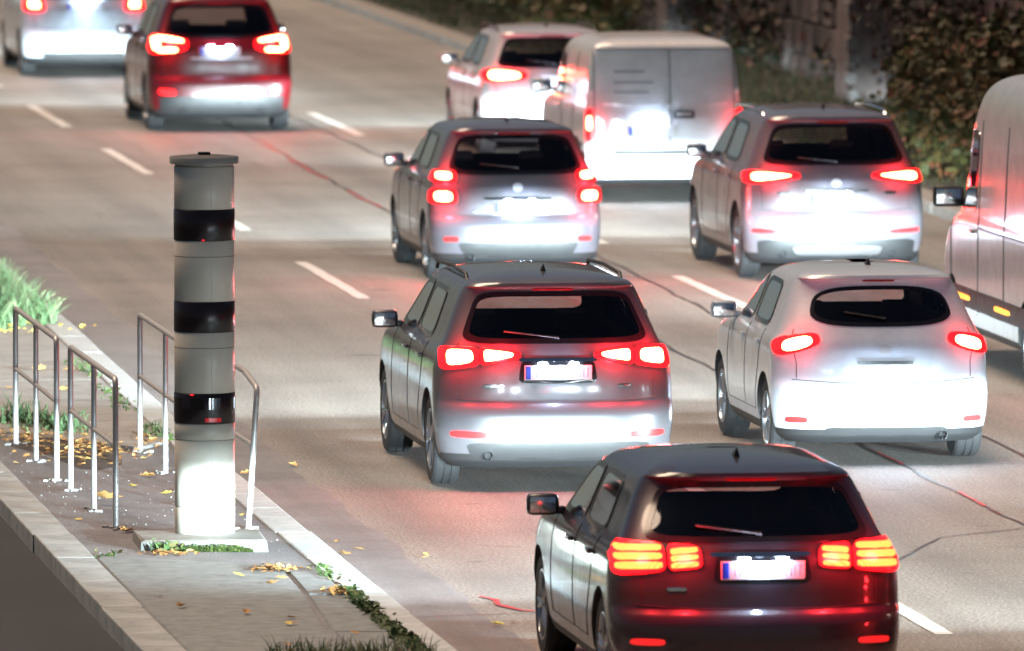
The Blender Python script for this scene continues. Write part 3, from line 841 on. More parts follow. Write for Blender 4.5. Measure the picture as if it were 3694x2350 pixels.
class Shape:
    """car hull as a stack of rounded plan outlines; x across, y from tail (0) to nose, z up"""
    def __init__(s, rows, L, hw, n=3.0, nf=2.6):
        rows = np.array(rows, float)
        s.L, s.hw, s.n, s.nf = L, hw, n, nf
        s.z0, s.z1 = rows[0, 0], rows[-1, 0]
        s.keys = rows[:, 0]
        s.zz = np.linspace(s.z0, s.z1, 700)
        c = lambda i: pchip_table(rows[:, 0], rows[:, i], s.zz)
        s.tyr, s.tyf, s.tw, s.trr, s.trf = c(1), L - c(2), c(3) * hw, c(4), c(5)
    def YR(s, z): return np.interp(z, s.zz, s.tyr)
    def YF(s, z): return np.interp(z, s.zz, s.tyf)
    def W(s, z): return np.interp(z, s.zz, s.tw)
    def RR(s, z): return np.interp(z, s.zz, s.trr)
    def RF(s, z): return np.interp(z, s.zz, s.trf)
    def rear_y(s, x, z):
        f = np.clip(np.abs(x) / s.W(z), 0, 0.9995)
        return s.YR(z) + s.RR(z) * (1 - (1 - f ** s.n) ** (1 / s.n))
    def front_y(s, x, z):
        f = np.clip(np.abs(x) / s.W(z), 0, 0.9995)
        return s.YF(z) - s.RF(z) * (1 - (1 - f ** s.nf) ** (1 / s.nf))
    def side_x(s, y, z):
        tr = np.clip((s.YR(z) + s.RR(z) - y) / s.RR(z), 0, 0.9995)
        tf = np.clip((y - s.YF(z) + s.RF(z)) / s.RF(z), 0, 0.9995)
        return s.W(z) * (1 - tr ** s.n) ** (1 / s.n) * (1 - tf ** s.nf) ** (1 / s.nf)
    def _off(s, fn, a, b, off):
        e = 0.004; v = fn(a, b)
        ga = (fn(a + e, b) - fn(a - e, b)) / (2 * e); gb = (fn(a, b + e) - fn(a, b - e)) / (2 * e)
        ga = np.clip(ga, -6, 6); gb = np.clip(gb, -6, 6)
        k = off / np.sqrt(1 + ga * ga + gb * gb)
        return v, ga, gb, k
    def rear(s, a, b, off):
        v, ga, gb, k = s._off(s.rear_y, a, b, off)
        return np.stack([a + ga * k, v - k, b + gb * k], -1)
    def front(s, a, b, off):
        v, ga, gb, k = s._off(s.front_y, a, b, off)
        return np.stack([a - ga * k, v + k, b - gb * k], -1)
    def left(s, a, b, off):
        v, ga, gb, k = s._off(s.side_x, a, b, off)
        return np.stack([-(v + k), a - ga * k, b - gb * k], -1)
    def right(s, a, b, off):
        p = s.left(a, b, off); p[..., 0] *= -1
        return p
    def hull(s, inset=0.0, zmin=None, mb=None):
        lev = list(np.arange(s.z0, s.z1 - 0.03, 0.022)) + list(np.linspace(s.z1 - 0.03, s.z1, 7)) + list(s.keys)
        lev = sorted(set(round(float(q), 4) for q in lev))
        out = []
        for q in lev:
            if not out or q - out[-1] > 0.0035: out.append(q)
        lev = out
        if zmin is not None: lev = [q for q in lev if q >= zmin]
        fr = [0, .07, .14, .21, .28, .35, .42, .49, .56, .63, .70, .76, .81, .86, .90, .935, .962, .982, .994]
        gr = [0.86, 0.95, 1.0]
        V = []; F = []
        for z in lev:
            w = max(0.02, s.W(z) - inset); yr = s.YR(z) + inset * 1.3; yf = s.YF(z) - inset * 1.3; rr, rf = s.RR(z), s.RF(z)
            half = []
            for q in fr: half.append((w * q, yr + rr * (1 - (1 - q ** s.n) ** (1 / s.n))))
            for q in gr: half.append((w * (1 - (1 - q) ** s.n) ** (1 / s.n), yr + rr * q))
            ya, yb = yr + rr, yf - rf
            for t in np.linspace(0, 1, 26)[1:-1]: half.append((w, ya + (yb - ya) * t))
            for q in reversed(gr): half.append((w * (1 - (1 - q) ** s.nf) ** (1 / s.nf), yf - rf * q))
            for q in reversed(fr): half.append((w * q, yf - rf * (1 - (1 - q ** s.nf) ** (1 / s.nf))))
            ring_ = half + [(-x, y) for x, y in reversed(half[1:-1])]
            V += [(x, y, z - inset * 0.6) for x, y in ring_]
        n = len(ring_)
        for i in range(len(lev) - 1):
            for k in range(n):
                a, b = i * n + k, i * n + (k + 1) % n
                F.append((a, b, b + n, a + n))
        F.append(tuple(reversed(range(n))))
        F.append(tuple((len(lev) - 1) * n + k for k in range(n)))
        return V, F

def sup(v, m): return (1 - np.abs(v) ** m) ** (1 / m)

def patch(surf, quad, m=6, off=0.004, nu=14, nv=12, thick=0.012):
    """rounded quad laid on a hull side; quad corners bl, br, tr, tl in (a, b)"""
    q = np.array(quad, float)
    vv = np.sin(np.linspace(-np.pi / 2, np.pi / 2, nv)); vv = np.sign(vv) * np.abs(vv) ** 0.8
    kk = np.maximum(sup(vv, m), 0.0)
    uu = np.linspace(-1, 1, nu)
    U = kk[:, None] * uu[None, :]; Vv = np.repeat(vv[:, None], nu, 1)
    s, t = (U + 1) / 2, (Vv + 1) / 2
    A = lambda i: (1 - s) * (1 - t) * q[0, i] + s * (1 - t) * q[1, i] + s * t * q[2, i] + (1 - s) * t * q[3, i]
    P = surf(A(0), A(1), off).reshape(-1, 3)
    F = [(i * nu + j, i * nu + j + 1, (i + 1) * nu + j + 1, (i + 1) * nu + j) for i in range(nv - 1) for j in range(nu - 1)]
    V = P.tolist()
    loop = [j for j in range(nu)] + [i * nu + nu - 1 for i in range(1, nv)] + [(nv - 1) * nu + j for j in range(nu - 2, -1, -1)] + [i * nu for i in range(nv - 2, 0, -1)]
    Pb = surf(A(0), A(1), off - thick).reshape(-1, 3)
    n0 = len(V)
    V += [Pb[i].tolist() for i in loop]
    L = len(loop)
    F += [(loop[i], n0 + i, n0 + (i + 1) % L, loop[(i + 1) % L]) for i in range(L)]
    return V, F

def patch_ring(surf, quad, m=6, off=0.006, inner=0.86, nseg=72):
    q = np.array(quad, float)
    th = np.linspace(0, 2 * np.pi, nseg, endpoint=False)
    c, s_ = np.cos(th), np.sin(th)
    rad = (np.abs(c) ** m + np.abs(s_) ** m) ** (-1 / m)
    V = []
    wa = np.linalg.norm(q[1] - q[0]); ha = np.linalg.norm(q[3] - q[0])
    iu = 1 - (1 - inner) * min(wa, ha) / wa; iv = 1 - (1 - inner) * min(wa, ha) / ha
    for k in np.linspace(0, 1, 4):
        U = rad * c * (iu + (1 - iu) * k); Vv = rad * s_ * (iv + (1 - iv) * k)
        s, t = (U + 1) / 2, (Vv + 1) / 2
        A = lambda i: (1 - s) * (1 - t) * q[0, i] + s * (1 - t) * q[1, i] + s * t * q[2, i] + (1 - s) * t * q[3, i]
        V.append(surf(A(0), A(1), off))
    V.append(surf(A(0), A(1), off - 0.014))
    V = np.array(V).reshape(-1, 3).tolist()
    F = [(i * nseg + j, i * nseg + (j + 1) % nseg, (i + 1) * nseg + (j + 1) % nseg, (i + 1) * nseg + j) for i in range(4) for j in range(nseg)]
    return V, F

def in_quad(a, b, quad, m, k):
    """is (a, b) inside the rounded quad scaled by about k (bottom and top edges level)"""
    q = quad
    z0, z1 = q[0][1], q[3][1]
    t = (b - z0) / (z1 - z0)
    al = q[0][0] + (q[3][0] - q[0][0]) * t; ar = q[1][0] + (q[2][0] - q[1][0]) * t
    u = (a - (al + ar) / 2) / max(1e-6, (ar - al) / 2); v = 2 * t - 1
    ha = (ar - al) / 2; hb = (z1 - z0) / 2
    ka = 1 - (1 - k) * min(ha, hb) / ha; kb = 1 - (1 - k) * min(ha, hb) / hb
    return abs(u / ka) ** m + abs(v / kb) ** m < 1

# head lamp beam with a level cut-off, shared by every lamp
beam = bpy.data.lights.new('headlight_beam', 'SPOT')
beam.energy = 4200
beam.color = (0.74, 0.93, 1.0)
beam.spot_size = R(130); beam.spot_blend = 0.3
beam.shadow_soft_size = 0.05
beam.use_nodes = True
bt = beam.node_tree; bn = bt.nodes; bl = bt.links
em = bn['Emission']
geo = bn.new('ShaderNodeNewGeometry'); sep = bn.new('ShaderNodeSeparateXYZ')
bl.new(geo.outputs['Incoming'], sep.inputs[0])
def bmath(op, a, b=None):
    n = bn.new('ShaderNodeMath'); n.operation = op
    for i, v in enumerate((a, b)):
        if v is None: continue
        if isinstance(v, (int, float)): n.inputs[i].default_value = v
        else: bl.new(v, n.inputs[i])
    return n.outputs[0]
yy = bmath('MAXIMUM', bmath('ABSOLUTE', sep.outputs['Y']), 0.05)
elev = bmath('DIVIDE', sep.outputs['Z'], yy)
azim = bmath('DIVIDE', sep.outputs['X'], yy)
cr = bn.new('ShaderNodeValToRGB')
bl.new(bmath('ADD', bmath('MULTIPLY', elev, 1.0), 0.5), cr.inputs['Fac'])
els = cr.color_ramp.elements
stops = [(0.05, 0.002), (0.25, 0.03), (0.35, 0.32), (0.41, 0.46), (0.455, 0.8), (0.472, 1.0), (0.487, 0.40), (0.500, 0.06), (0.53, 0.006)]
while len(els) < len(stops): els.new(0.5)
for e_, (p, v) in zip(els, stops): e_.position = p; e_.color = (v, v, v, 1)
azr = bmath('MULTIPLY', bmath('MAXIMUM', azim, 0.0), 1.0)
hz = bmath('POWER', 2.718, bmath('ADD', bmath('MULTIPLY', bmath('MULTIPLY', azim, azim), -1.8), bmath('MULTIPLY', bmath('MULTIPLY', azr, azr), -6.0)))
hz = bmath('ADD', hz, 0.01)
bl.new(bmath('MULTIPLY', cr.outputs['Color'], hz), em.inputs['Strength'])

_wheel_cache = {}
def wheel_meshes(Rw, wid=0.205):
    if Rw in _wheel_cache: return _wheel_cache[Rw]
    h = wid / 2
    t = MB().lathe([(Rw * .66, -h * .75), (Rw * .72, -h), (Rw * .93, -h * 1.0), (Rw * .985, -h * .82), (Rw, -h * .6), (Rw, -h * .33), (Rw - .008, -h * .32), (Rw - .008, -h * .22), (Rw, -h * .21),
                    (Rw, h * .21), (Rw - .008, h * .22), (Rw - .008, h * .32), (Rw, h * .33), (Rw, h * .6), (Rw * .985, h * .82), (Rw * .93, h), (Rw * .72, h), (Rw * .66, h * .75)], 48, axis='x', closed=True)
    tm = bpy.data.meshes.new('tyre'); tm.from_pydata(t.v, [], t.f); tm.materials.append(M['rubber'])
    tm.polygons.foreach_set('use_smooth', [True] * len(tm.polygons)); tm.set_sharp_from_angle(angle=R(30))
    r = MB()
    r.lathe([(Rw * .60, -h * .7), (Rw * .67, -h * .8), (Rw * .69, -h * .97), (Rw * .655, -h * .99), (Rw * .62, -h * .80), (Rw * .60, h * .6)], 40, axis='x')
    r.lathe([(0.0, -h * .80), (0.035, -h * .80), (0.055, -h * .72), (0.06, -h * .4)], 20, axis='x')
    r.lathe([(0.06, h * .1), (Rw * .62, h * .1)], 32, axis='x', mi=1)
    for k in range(5):
        a = 2 * math.pi * k / 5
        for d in (-0.13, 0.13):
            p0 = Vector((-h * .72, 0.03 * math.cos(a), 0.03 * math.sin(a)))
            p1 = Vector((-h * .84, Rw * .645 * math.cos(a + d), Rw * .645 * math.sin(a + d)))
            r.tube([p0, (p0 + p1) / 2 + Vector((-0.008, 0, 0)), p1], [0.024, 0.019, 0.017], 6)
    rm = bpy.data.meshes.new('rim'); rm.from_pydata(r.v, [], r.f); rm.materials.append(M['rim_alloy']); rm.materials.append(M['black_plastic'])
    rm.polygons.foreach_set('material_index', r.m)
    rm.polygons.foreach_set('use_smooth', [True] * len(rm.polygons)); rm.set_sharp_from_angle(angle=R(40))
    _wheel_cache[Rw] = (tm, rm)
    return tm, rm

def mirror_quad(q): return [(-q[1][0], q[1][1]), (-q[0][0], q[0][1]), (-q[3][0], q[3][1]), (-q[2][0], q[2][1])]

tail_glow = bpy.data.lights.new('tail_light_glow', 'POINT')
tail_glow.energy = 7.0; tail_glow.color = (1.0, 0.02, 0.03); tail_glow.shadow_soft_size = 0.06

plate_beam = bpy.data.lights.new('plate_light_beam', 'POINT')
plate_beam.energy = 1.2; plate_beam.color = (0.55, 0.72, 1.0); plate_beam.shadow_soft_size = 0.03

def make_vehicle(sp):
    S = Shape(sp['rows'], sp['L'], sp['hw'], sp.get('n', 3.0), sp.get('nf', 2.6))
    hw, L = sp['hw'], sp['L']
    root = thing(sp['name'], sp['label'], sp['cat'], (sp['x'], sp['y'], 0.006), 0, sp.get('group'))
    pm = M[sp['paint']]
    glow_data = tail_glow.copy()
    glow_data.energy = {'paint_white': 1.0, 'paint_van': 1.2, 'paint_pearl': 3.5, 'paint_silver': 4.5, 'paint_slate': 6.0, 'paint_graphite': 5.5, 'paint_black': 6.0, 'paint_red': 8.0}.get(sp['paint'], 2.0)
    Rw = sp.get('R', 0.32); ya, yb = sp['axles']
    # hull with wheel arches cut out
    V, F = S.hull()
    me = bpy.data.meshes.new('body'); me.from_pydata(V, [], F)
    me.materials.append(pm); me.materials.append(M['black_plastic'])
    ob = bpy.data.objects.new('body_source', me); C.objects.link(ob)
    cut = MB()
    for y in (ya, yb):
        for sd in (-1, 1):
            x0, x1 = sd * (hw - 0.34), sd * (hw + 0.4)
            Ra = Rw + 0.055; ns = 40
            ring0 = [(x0, y + Ra * math.cos(2 * math.pi * k / ns), Rw + Ra * math.sin(2 * math.pi * k / ns)) for k in range(ns)]
            ring1 = [(x1, p[1], p[2]) for p in ring0]
            f = [(k, (k + 1) % ns, (k + 1) % ns + ns, k + ns) for k in range(ns)] + [tuple(reversed(range(ns))), tuple(ns + k for k in range(ns))]
            if sd < 0: f = [tuple(reversed(q)) for q in f]
            f = [tuple(reversed(q)) for q in f]
            cut.add(ring0 + ring1, f)
    cm = bpy.data.meshes.new('cut'); cm.from_pydata(cut.v, [], cut.f)
    bmc = bmesh.new(); bmc.from_mesh(cm); bmesh.ops.recalc_face_normals(bmc, faces=bmc.faces); bmc.to_mesh(cm); bmc.free()
    bmc = bmesh.new(); bmc.from_mesh(me); bmesh.ops.recalc_face_normals(bmc, faces=bmc.faces); bmc.to_mesh(me); bmc.free()
    co = bpy.data.objects.new('cut', cm); C.objects.link(co)
    md = ob.modifiers.new('arch', 'BOOLEAN'); md.operation = 'DIFFERENCE'; md.object = co
    def volume(m_):
        b_ = bmesh.new(); b_.from_mesh(m_); q = abs(b_.calc_volume()); b_.free(); return q
    v0 = volume(me)
    for sv in ('EXACT', 'MANIFOLD', 'FLOAT', 'FAST'):
        try: md.solver = sv
        except TypeError: continue
        bpy.context.view_layer.update()
        res = bpy.data.meshes.new_from_object(ob.evaluated_get(bpy.context.evaluated_depsgraph_get()))
        v1 = volume(res)
        if 0.8 * v0 < v1 < 0.995 * v0: break
        print('boolean', sv, 'failed on', sp['name'], v0, v1)
    bpy.data.objects.remove(ob); bpy.data.objects.remove(co); bpy.data.meshes.remove(cm)
    wins = sp['windows']         # list of (side, quad, m, glass, part name)
    def holes(bm_, tol):
        dead = []
        for f in bm_.faces:
            c = f.calc_center_median()
            for sd, q, m_, *_r in wins:
                if sd == 'rear': hit = c.y < S.YR(c.z) + S.RR(c.z) * .95 and in_quad(c.x, c.z, q, m_, tol)
                elif sd == 'front': hit = c.y > S.YF(c.z) - S.RF(c.z) * 1.0 and in_quad(c.x, c.z, q, m_, tol)
                else: hit = (abs(c.x) > S.W(c.z) * 0.80) and (c.x < 0) == (sd == 'left') and in_quad(c.y, c.z, q, m_, tol)
                if hit and len(f.verts) < 12: dead.append(f); break
        bmesh.ops.delete(bm_, geom=dead, context='FACES')
    bm = bmesh.new(); bm.from_mesh(res)
    for f in bm.faces:
        f.material_index = 0
        c = f.calc_center_median()
        for y in (ya, yb):
            if math.hypot(c.y - y, c.z - Rw) < Rw + 0.06 and abs(c.x) < S.W(min(max(c.z, S.z0), S.z1)) - 0.004 and abs(c.x) > hw - 0.36:
                f.material_index = 1
        if c.z < sp.get('sill', 0.27): f.material_index = 1
    holes(bm, 0.90)
    bm.to_mesh(res); bm.free()
    res.name = 'body'
    link_mesh('body', res, root, True, 28)
    # cabin lining behind the hull
    V, F = S.hull(0.045, sp.get('floor', 0.5))
    bm = bmesh.new()
    bv = [bm.verts.new(p) for p in V]
    for f in F:
        try: bm.faces.new([bv[i] for i in f])
        except ValueError: pass
    holes(bm, 0.97)
    lm_ = bpy.data.meshes.new('cabin_lining'); bm.to_mesh(lm_); bm.free(); lm_.materials.append(M['cabin_dark'])
    link_mesh('cabin_lining', lm_, root)
    surfs = {'rear': S.rear, 'front': S.front, 'left': S.left, 'right': S.right}
    for sd, q, m_, gm, nm in wins:
        w_ = MB().add(*patch(surfs[sd], q, m_, 0.004, 22, 18, 0.006)).build(nm, M[gm], root, angle=60)
        MB().add(*patch_ring(surfs[sd], q, m_, 0.0065, sp.get('frit', 0.80))).build('window_frame', M['trim_gloss'], w_, angle=60)
    # free-form trim patches: (name, side, quad, m, material, off, mirrored, children)
    for e in sp['trim']:
        nm, sd, q, m_, mat_, off = e[:6]
        opts = e[6] if len(e) > 6 else {}
        for k in ((0, 1) if opts.get('mirror') else (0,)):
            qq = mirror_quad(q) if k else q
            o = MB().add(*patch(surfs[sd], qq, m_, off, opts.get('nu', 14), opts.get('nv', 10), opts.get('thick', 0.02))).build(nm, M[mat_], root, angle=50)
            if nm == 'tail_light' and not opts.get('dim'):
                cx_ = sum(p[0] for p in qq) / 4; cz_ = sum(p[1] for p in qq) / 4
                gl_ = bpy.data.objects.new('tail_light_glow', glow_data); C.objects.link(gl_); gl_.parent = root
                gl_.location = tuple(S.rear(np.array([cx_]), np.array([cz_]), 0.11)[0])
            for (cn, cq, cmx, cmat, coff) in opts.get('kids', []):
                MB().add(*patch(surfs[sd], mirror_quad(cq) if k else cq, cmx, coff, 14, 10, 0.008)).build(cn, M[cmat], o, angle=50)
    # wheels
    tm, rm = wheel_meshes(Rw, sp.get('tyre', 0.205))
    for y in (ya, yb):
        for sd in (-1, 1):
            w_ = bpy.data.objects.new('wheel', tm); C.objects.link(w_); w_.parent = root
            w_.location = (sd * (hw - 0.125), y, Rw)
            w_.rotation_euler = (random.uniform(0, 6), 0, 0 if sd < 0 else math.pi)
            r_ = bpy.data.objects.new('rim', rm); C.objects.link(r_); r_.parent = w_
    MB().tube([(-hw + .2, ya, Rw), (hw - .2, ya, Rw)], 0.045, 10).build('rear_axle', M['black_plastic'], root)
    # number plate
    if 'plate' in sp:
        px_, pz_ = sp['plate']; pw, ph = 0.52, 0.112
        yy_ = float(min(S.rear_y(np.array([px_ - .26, px_, px_ + .26]), np.array([pz_ - .05] * 3)).min(), S.rear_y(np.array([px_]), np.array([pz_ + .05])).min())) - 0.012
        p = MB().rbox(px_, yy_, pz_, pw, 0.010, ph, 0.003).build('number_plate', M['plate_white'], root)
        MB().rbox(px_ - pw / 2 + 0.026, yy_ - 0.0045, pz_, 0.042, 0.006, ph - 0.012, 0.002).build('blue_band', M['plate_blue'], p)
        gx_ = px_ - pw / 2 + 0.085
        for k in range(7):
            if k == 3: gx_ += 0.03
            c_ = MB(); w_ = random.choice((.034, .04, .044)); h_ = .072
            c_.box(gx_, gx_ + .009, yy_ - .0064, yy_ - .0052, pz_ - h_ / 2, pz_ + h_ / 2)
            c_.box(gx_ + w_ - .012, gx_ + w_, yy_ - .0064, yy_ - .0052, pz_ - h_ / 2, pz_ + h_ / 2)
            c_.build('plate_mark', M['plate_ink'], p, smooth=False); gx_ += .056
        if sp.get('plate_lamps', True):
            pl_ = bpy.data.objects.new('plate_light_beam', plate_beam); C.objects.link(pl_); pl_.parent = root
            pl_.location = (px_, yy_ - 0.07, pz_ + 0.035)
            for dx in (-0.12, 0.12):
                MB().rbox(px_ + dx, yy_ - 0.012, pz_ + ph / 2 + 0.014, 0.07, 0.022, 0.016, 0.004).build('plate_light', M['plate_lamp'], p)
    # door mirrors
    my, mz, ms = sp['mirror']
    for sd in (-1, 1):
        x0 = float(S.side_x(np.array([my]), np.array([mz]))[0])
        mm = MB(); mm.rbox(sd * (x0 + 0.135 * ms), my, mz + 0.05, 0.21 * ms, 0.11, 0.14 * ms, 0.04)
        mm.rbox(sd * (x0 + 0.02), my + 0.02, mz + 0.01, 0.08, 0.06, 0.05, 0.015)
        mo = mm.build('wing_mirror', pm if sp.get('mirror_paint', True) else M['black_plastic'], root, angle=60)
        gm = MB(); gm.rbox(sd * (x0 + 0.14 * ms), my - 0.056, mz + 0.05, 0.165 * ms, 0.006, 0.10 * ms, 0.002)
        gm.build('mirror_glass', M['chrome'], mo)
    # head lamps and their beams
    for sd in (-1, 1):
        hx, hz_ = sp['head']
        q = [(hx - 0.17, hz_ - 0.06), (hx + 0.17, hz_ - 0.05), (hx + 0.17, hz_ + 0.07), (hx - 0.13, hz_ + 0.05)]
        if sd < 0: q = mirror_quad(q)
        h_ = MB().add(*patch(S.front, q, 4, 0.006, 12, 10, 0.02)).build('headlight', M['clear_lens'], root)
        qk = [(sd * hx - .06, hz_ - .03), (sd * hx + .06, hz_ - .03), (sd * hx + .06, hz_ + .03), (sd * hx - .06, hz_ + .03)]
        MB().add(*patch(S.front, qk, 3, 0.012, 8, 8, 0.008)).build('lamp_element', M['head_lens'], h_)
        lo = bpy.data.objects.new('headlight_beam', beam); C.objects.link(lo); lo.parent = root
        lo.location = (sd * hx, float(S.front_y(np.array([hx]), np.array([hz_]))[0]) + 0.10, hz_)
        lo.rotation_euler = (R(90), 0, 0)
    # seats
    if sp.get('seats', True):
        sz0 = sp.get('seat_z', 0.38 + (S.z1 - 1.5) * 0.75)
        for y, xs in ((sp['seat_y'][0], (-0.36, 0.36)), (sp['seat_y'][1], (-0.42, 0.0, 0.42))):
            sz = sz0 if len(xs) == 2 else sz0 - 0.06
            for x in xs:
                s_ = MB(); tilt = Matrix.Rotation(R(14), 4, 'X')
                s_.rbox(x, y, sz + 0.28, 0.44 if len(xs) == 2 else 0.40, 0.13, 0.60, 0.05, rot=tilt)
                so = s_.build('seat', M['seat_cloth'], root, angle=60)
                MB().rbox(x, y - 0.10, sz + (0.70 if len(xs) == 2 else 0.64), 0.25, 0.09, 0.18 if len(xs) == 2 else .12, 0.04, rot=tilt).build('headrest', M['seat_cloth'], so, angle=60)
    # aerial, wiper, spoiler lamp, exhaust
    if sp.get('aerial'):
        y, z = sp['aerial']
        a_ = MB(); a_.add([(-.02, y - .02, z), (.02, y - .02, z), (.015, y + .14, z), (-.015, y + .14, z), (-.004, y - .01, z + .06), (.004, y - .01, z + .06)],
                          [(0, 1, 5, 4), (1, 2, 5), (2, 3, 4, 5), (3, 0, 4), (3, 2, 1, 0)])
        a_.build('aerial', M['black_plastic'], root)
    if sp.get('wiper'):
        z0_, ln, zup = sp['wiper']
        xs = np.linspace(0.02, -ln, 8); zs = z0_ + zup * np.linspace(0, 1, 8)
        P = S.rear(xs, zs, 0.022)
        MB().tube(P.tolist(), [.012] + [.007] * 7, 6).build('rear_wiper', M['black_plastic'], root)
    for (x, z) in sp.get('exhaust', []):
        y = float(S.YR(np.array([z]))[()])
        MB().lathe([(0.030, -0.03), (0.034, -0.035), (0.034, 0.14), (0.026, 0.14), (0.026, 0.0)], 18, (x, y - 0.0, z), 'y').build('exhaust_tip', M['chrome'], root)
    if sp.get('rails'):
        for sd in (-1, 1):
            r_ = MB(); xs = sd * sp['rails'][2]; y0_, y1_ = sp['rails'][0], sp['rails'][1]
            zt = sp['rails'][3]
            r_.tube([(xs, y0_, zt - .05), (xs, y0_ + .08, zt), (xs, (y0_ + y1_) / 2, zt + .015), (xs, y1_ - .08, zt - .01), (xs, y1_, zt - .06)], 0.016, 8)
            r_.build('roof_rail', M['black_plastic'] if not sp.get('rail_chrome') else M['chrome'], root)
    # emblem
    if sp.get('emblem'):
        x, z = sp['emblem']
        MB().add(*patch(S.rear, [(x - .05, z - .04), (x + .05, z - .04), (x + .05, z + .04), (x - .05, z + .04)], 2.2, 0.008, 10, 10, 0.006)).build('emblem', M['badge_silver'], root)
    for (x, z, w_) in sp.get('badges', []):
        MB().add(*patch(S.rear, [(x - w_ / 2, z - .012), (x + w_ / 2, z - .012), (x + w_ / 2, z + .012), (x - w_ / 2, z + .012)], 4, 0.005, 8, 6, 0.004)).build('badge', M['chrome'], root)
    if sp.get('recess', 'plate' in sp and sp['cat'] == 'car'):
        px_, pz_ = sp['plate']
        MB().add(*patch(S.rear, [(px_ - .31, pz_ - .085), (px_ + .31, pz_ - .085), (px_ + .28, pz_ + .10), (px_ - .28, pz_ + .10)], 7, 0.0035, 16, 8, 0.006)).build('plate_recess', M['trim_gloss'] if sp['paint'] in ('paint_black', 'paint_graphite') else pm, root)
    # panel gaps drawn as fine dark beads along the hull
    for (sd, pts) in sp.get('gaps', []):
        P = np.array(pts, float); seg = []
        for a, b in zip(P[:-1], P[1:]):
            k = max(2, int(np.linalg.norm(b - a) / 0.04))
            for t in range(k): seg.append(a + (b - a) * t / k)
        seg.append(P[-1]); seg = np.array(seg)
        Q = surfs[sd](seg[:, 0], seg[:, 1], 0.0005)
        MB().tube(Q.tolist(), 0.0038 if sp['cat'] == 'car' else 0.007, 5).build('panel_gap', M['seam_dark'] if sp['paint'] != 'paint_black' else M['rubber'], root)
    for e in sp.get('handles', []):
        y, z = e
        for sd in (-1, 1):
            x0 = float(S.side_x(np.array([y]), np.array([z]))[0])
            MB().rbox(sd * (x0 + 0.016), y, z, 0.03, 0.18, 0.03, 0.010).build('door_handle', pm, root)
    if sp.get('extra'): sp['extra'](S, root, sp)
    return root

def car_rows(H, rake=1.0, lip=0.06, hood=0.0):
    rows = [(.17, .12, .14, .86, .35, .55), (.23, .045, .06, .94, .40, .65), (.38, .0, .0, .985, .45, .75), (.54, .01, .01, 1.0, .45, .75), (.60, .035, .03, 1.0, .44, .75),
            (.645, .075, .06, 1.0, .42, .75), (.78, .085, .10, .995, .42, .75), (.90, .10, .22, .98, .42, .78), (.96, .125, .55, .958, .43, .8), (1.0, .15, .95, .93, .42, .75),
            (1.05, .185, 1.08, .90, .40, .65), (1.36, .43, 1.68, .745, .32, .5), (1.405, .45, 1.80, .715, .30, .5), (1.42, .45 - lip, 1.85, .70, .30, .5), (1.445, .46 - lip, 1.95, .665, .34, .5),
            (1.472, .60, 2.12, .56, .42, .5), (1.488, .85, 2.3, .42, .45, .5), (1.497, 1.1, 2.42, .25, .4, .4), (1.5, 1.3, 2.5, .10, .3, .3)]
    out = []
    for z, yr, fo, w, rr, rf in rows:
        if z > 1.0: yr = .15 + (yr - .15) * rake
        zz = z if z < .3 else .3 + (z - .3) * (H - .3) / 1.2
        out.append((zz, yr, fo, w, rr, rf))
    return out

def zs(H): return lambda z: z if z < .3 else .3 + (z - .3) * (H - .3) / 1.2

def car_windows(H, hw, L, rake=1.0, rw=None):
    Z = zs(H)
    r0, r1 = rw[4:6] if rw else (1.035, 1.385)
    b0, b1 = (rw[0], rw[1]) if rw else (0.70 * hw / .88, 0.545 * hw / .88)
    m_ = rw[2] if rw else 7
    W_ = [('rear', [(-b0, Z(r0)), (b0, Z(r0)), (b1, Z(r1)), (-b1, Z(r1))], m_, 'rear_glass', 'rear_window'),
          ('front', [(-.74 * hw, Z(1.04)), (.74 * hw, Z(1.04)), (.58 * hw, Z(1.40)), (-.58 * hw, Z(1.40))], 8, 'clear_glass', 'windscreen')]
    for sd in ('left', 'right'):
        W_.append((sd, [(L * .455, Z(1.02)), (L * .655, Z(1.02)), (L * .535, Z(1.375)), (L * .455, Z(1.375))], 7, 'clear_glass', 'front_side_window'))
        W_.append((sd, [(L * .245, Z(1.02)), (L * .437, Z(1.02)), (L * .437, Z(1.375)), (L * .27, Z(1.365))], 7, 'rear_glass', 'rear_side_window'))
    return W_

def car_gaps(H, hw, L, b0=.72):
    Z = zs(H)
    g_ = [('rear', [(-hw * .84, Z(.66)), (-hw * .40, Z(.635)), (hw * .40, Z(.635)), (hw * .84, Z(.66))]),
          ('rear', [(-hw * .80, Z(.67)), (-hw * .80, Z(.80)), (-hw * .845, Z(.95)), (-hw * .80, Z(1.04))]),
          ('rear', [(hw * .80, Z(.67)), (hw * .80, Z(.80)), (hw * .845, Z(.95)), (hw * .80, Z(1.04))])]
    for sd in ('left', 'right'):
        g_ += [(sd, [(L * .445, Z(1.0)), (L * .445, Z(.36))]), (sd, [(L * .255, Z(1.0)), (L * .27, Z(.72)), (L * .30, Z(.50)), (L * .31, Z(.36))]),
               (sd, [(L * .665, Z(.98)), (L * .675, Z(.70)), (L * .672, Z(.36))]), (sd, [(L * .31, Z(.36)), (L * .672, Z(.36))])]
    return g_

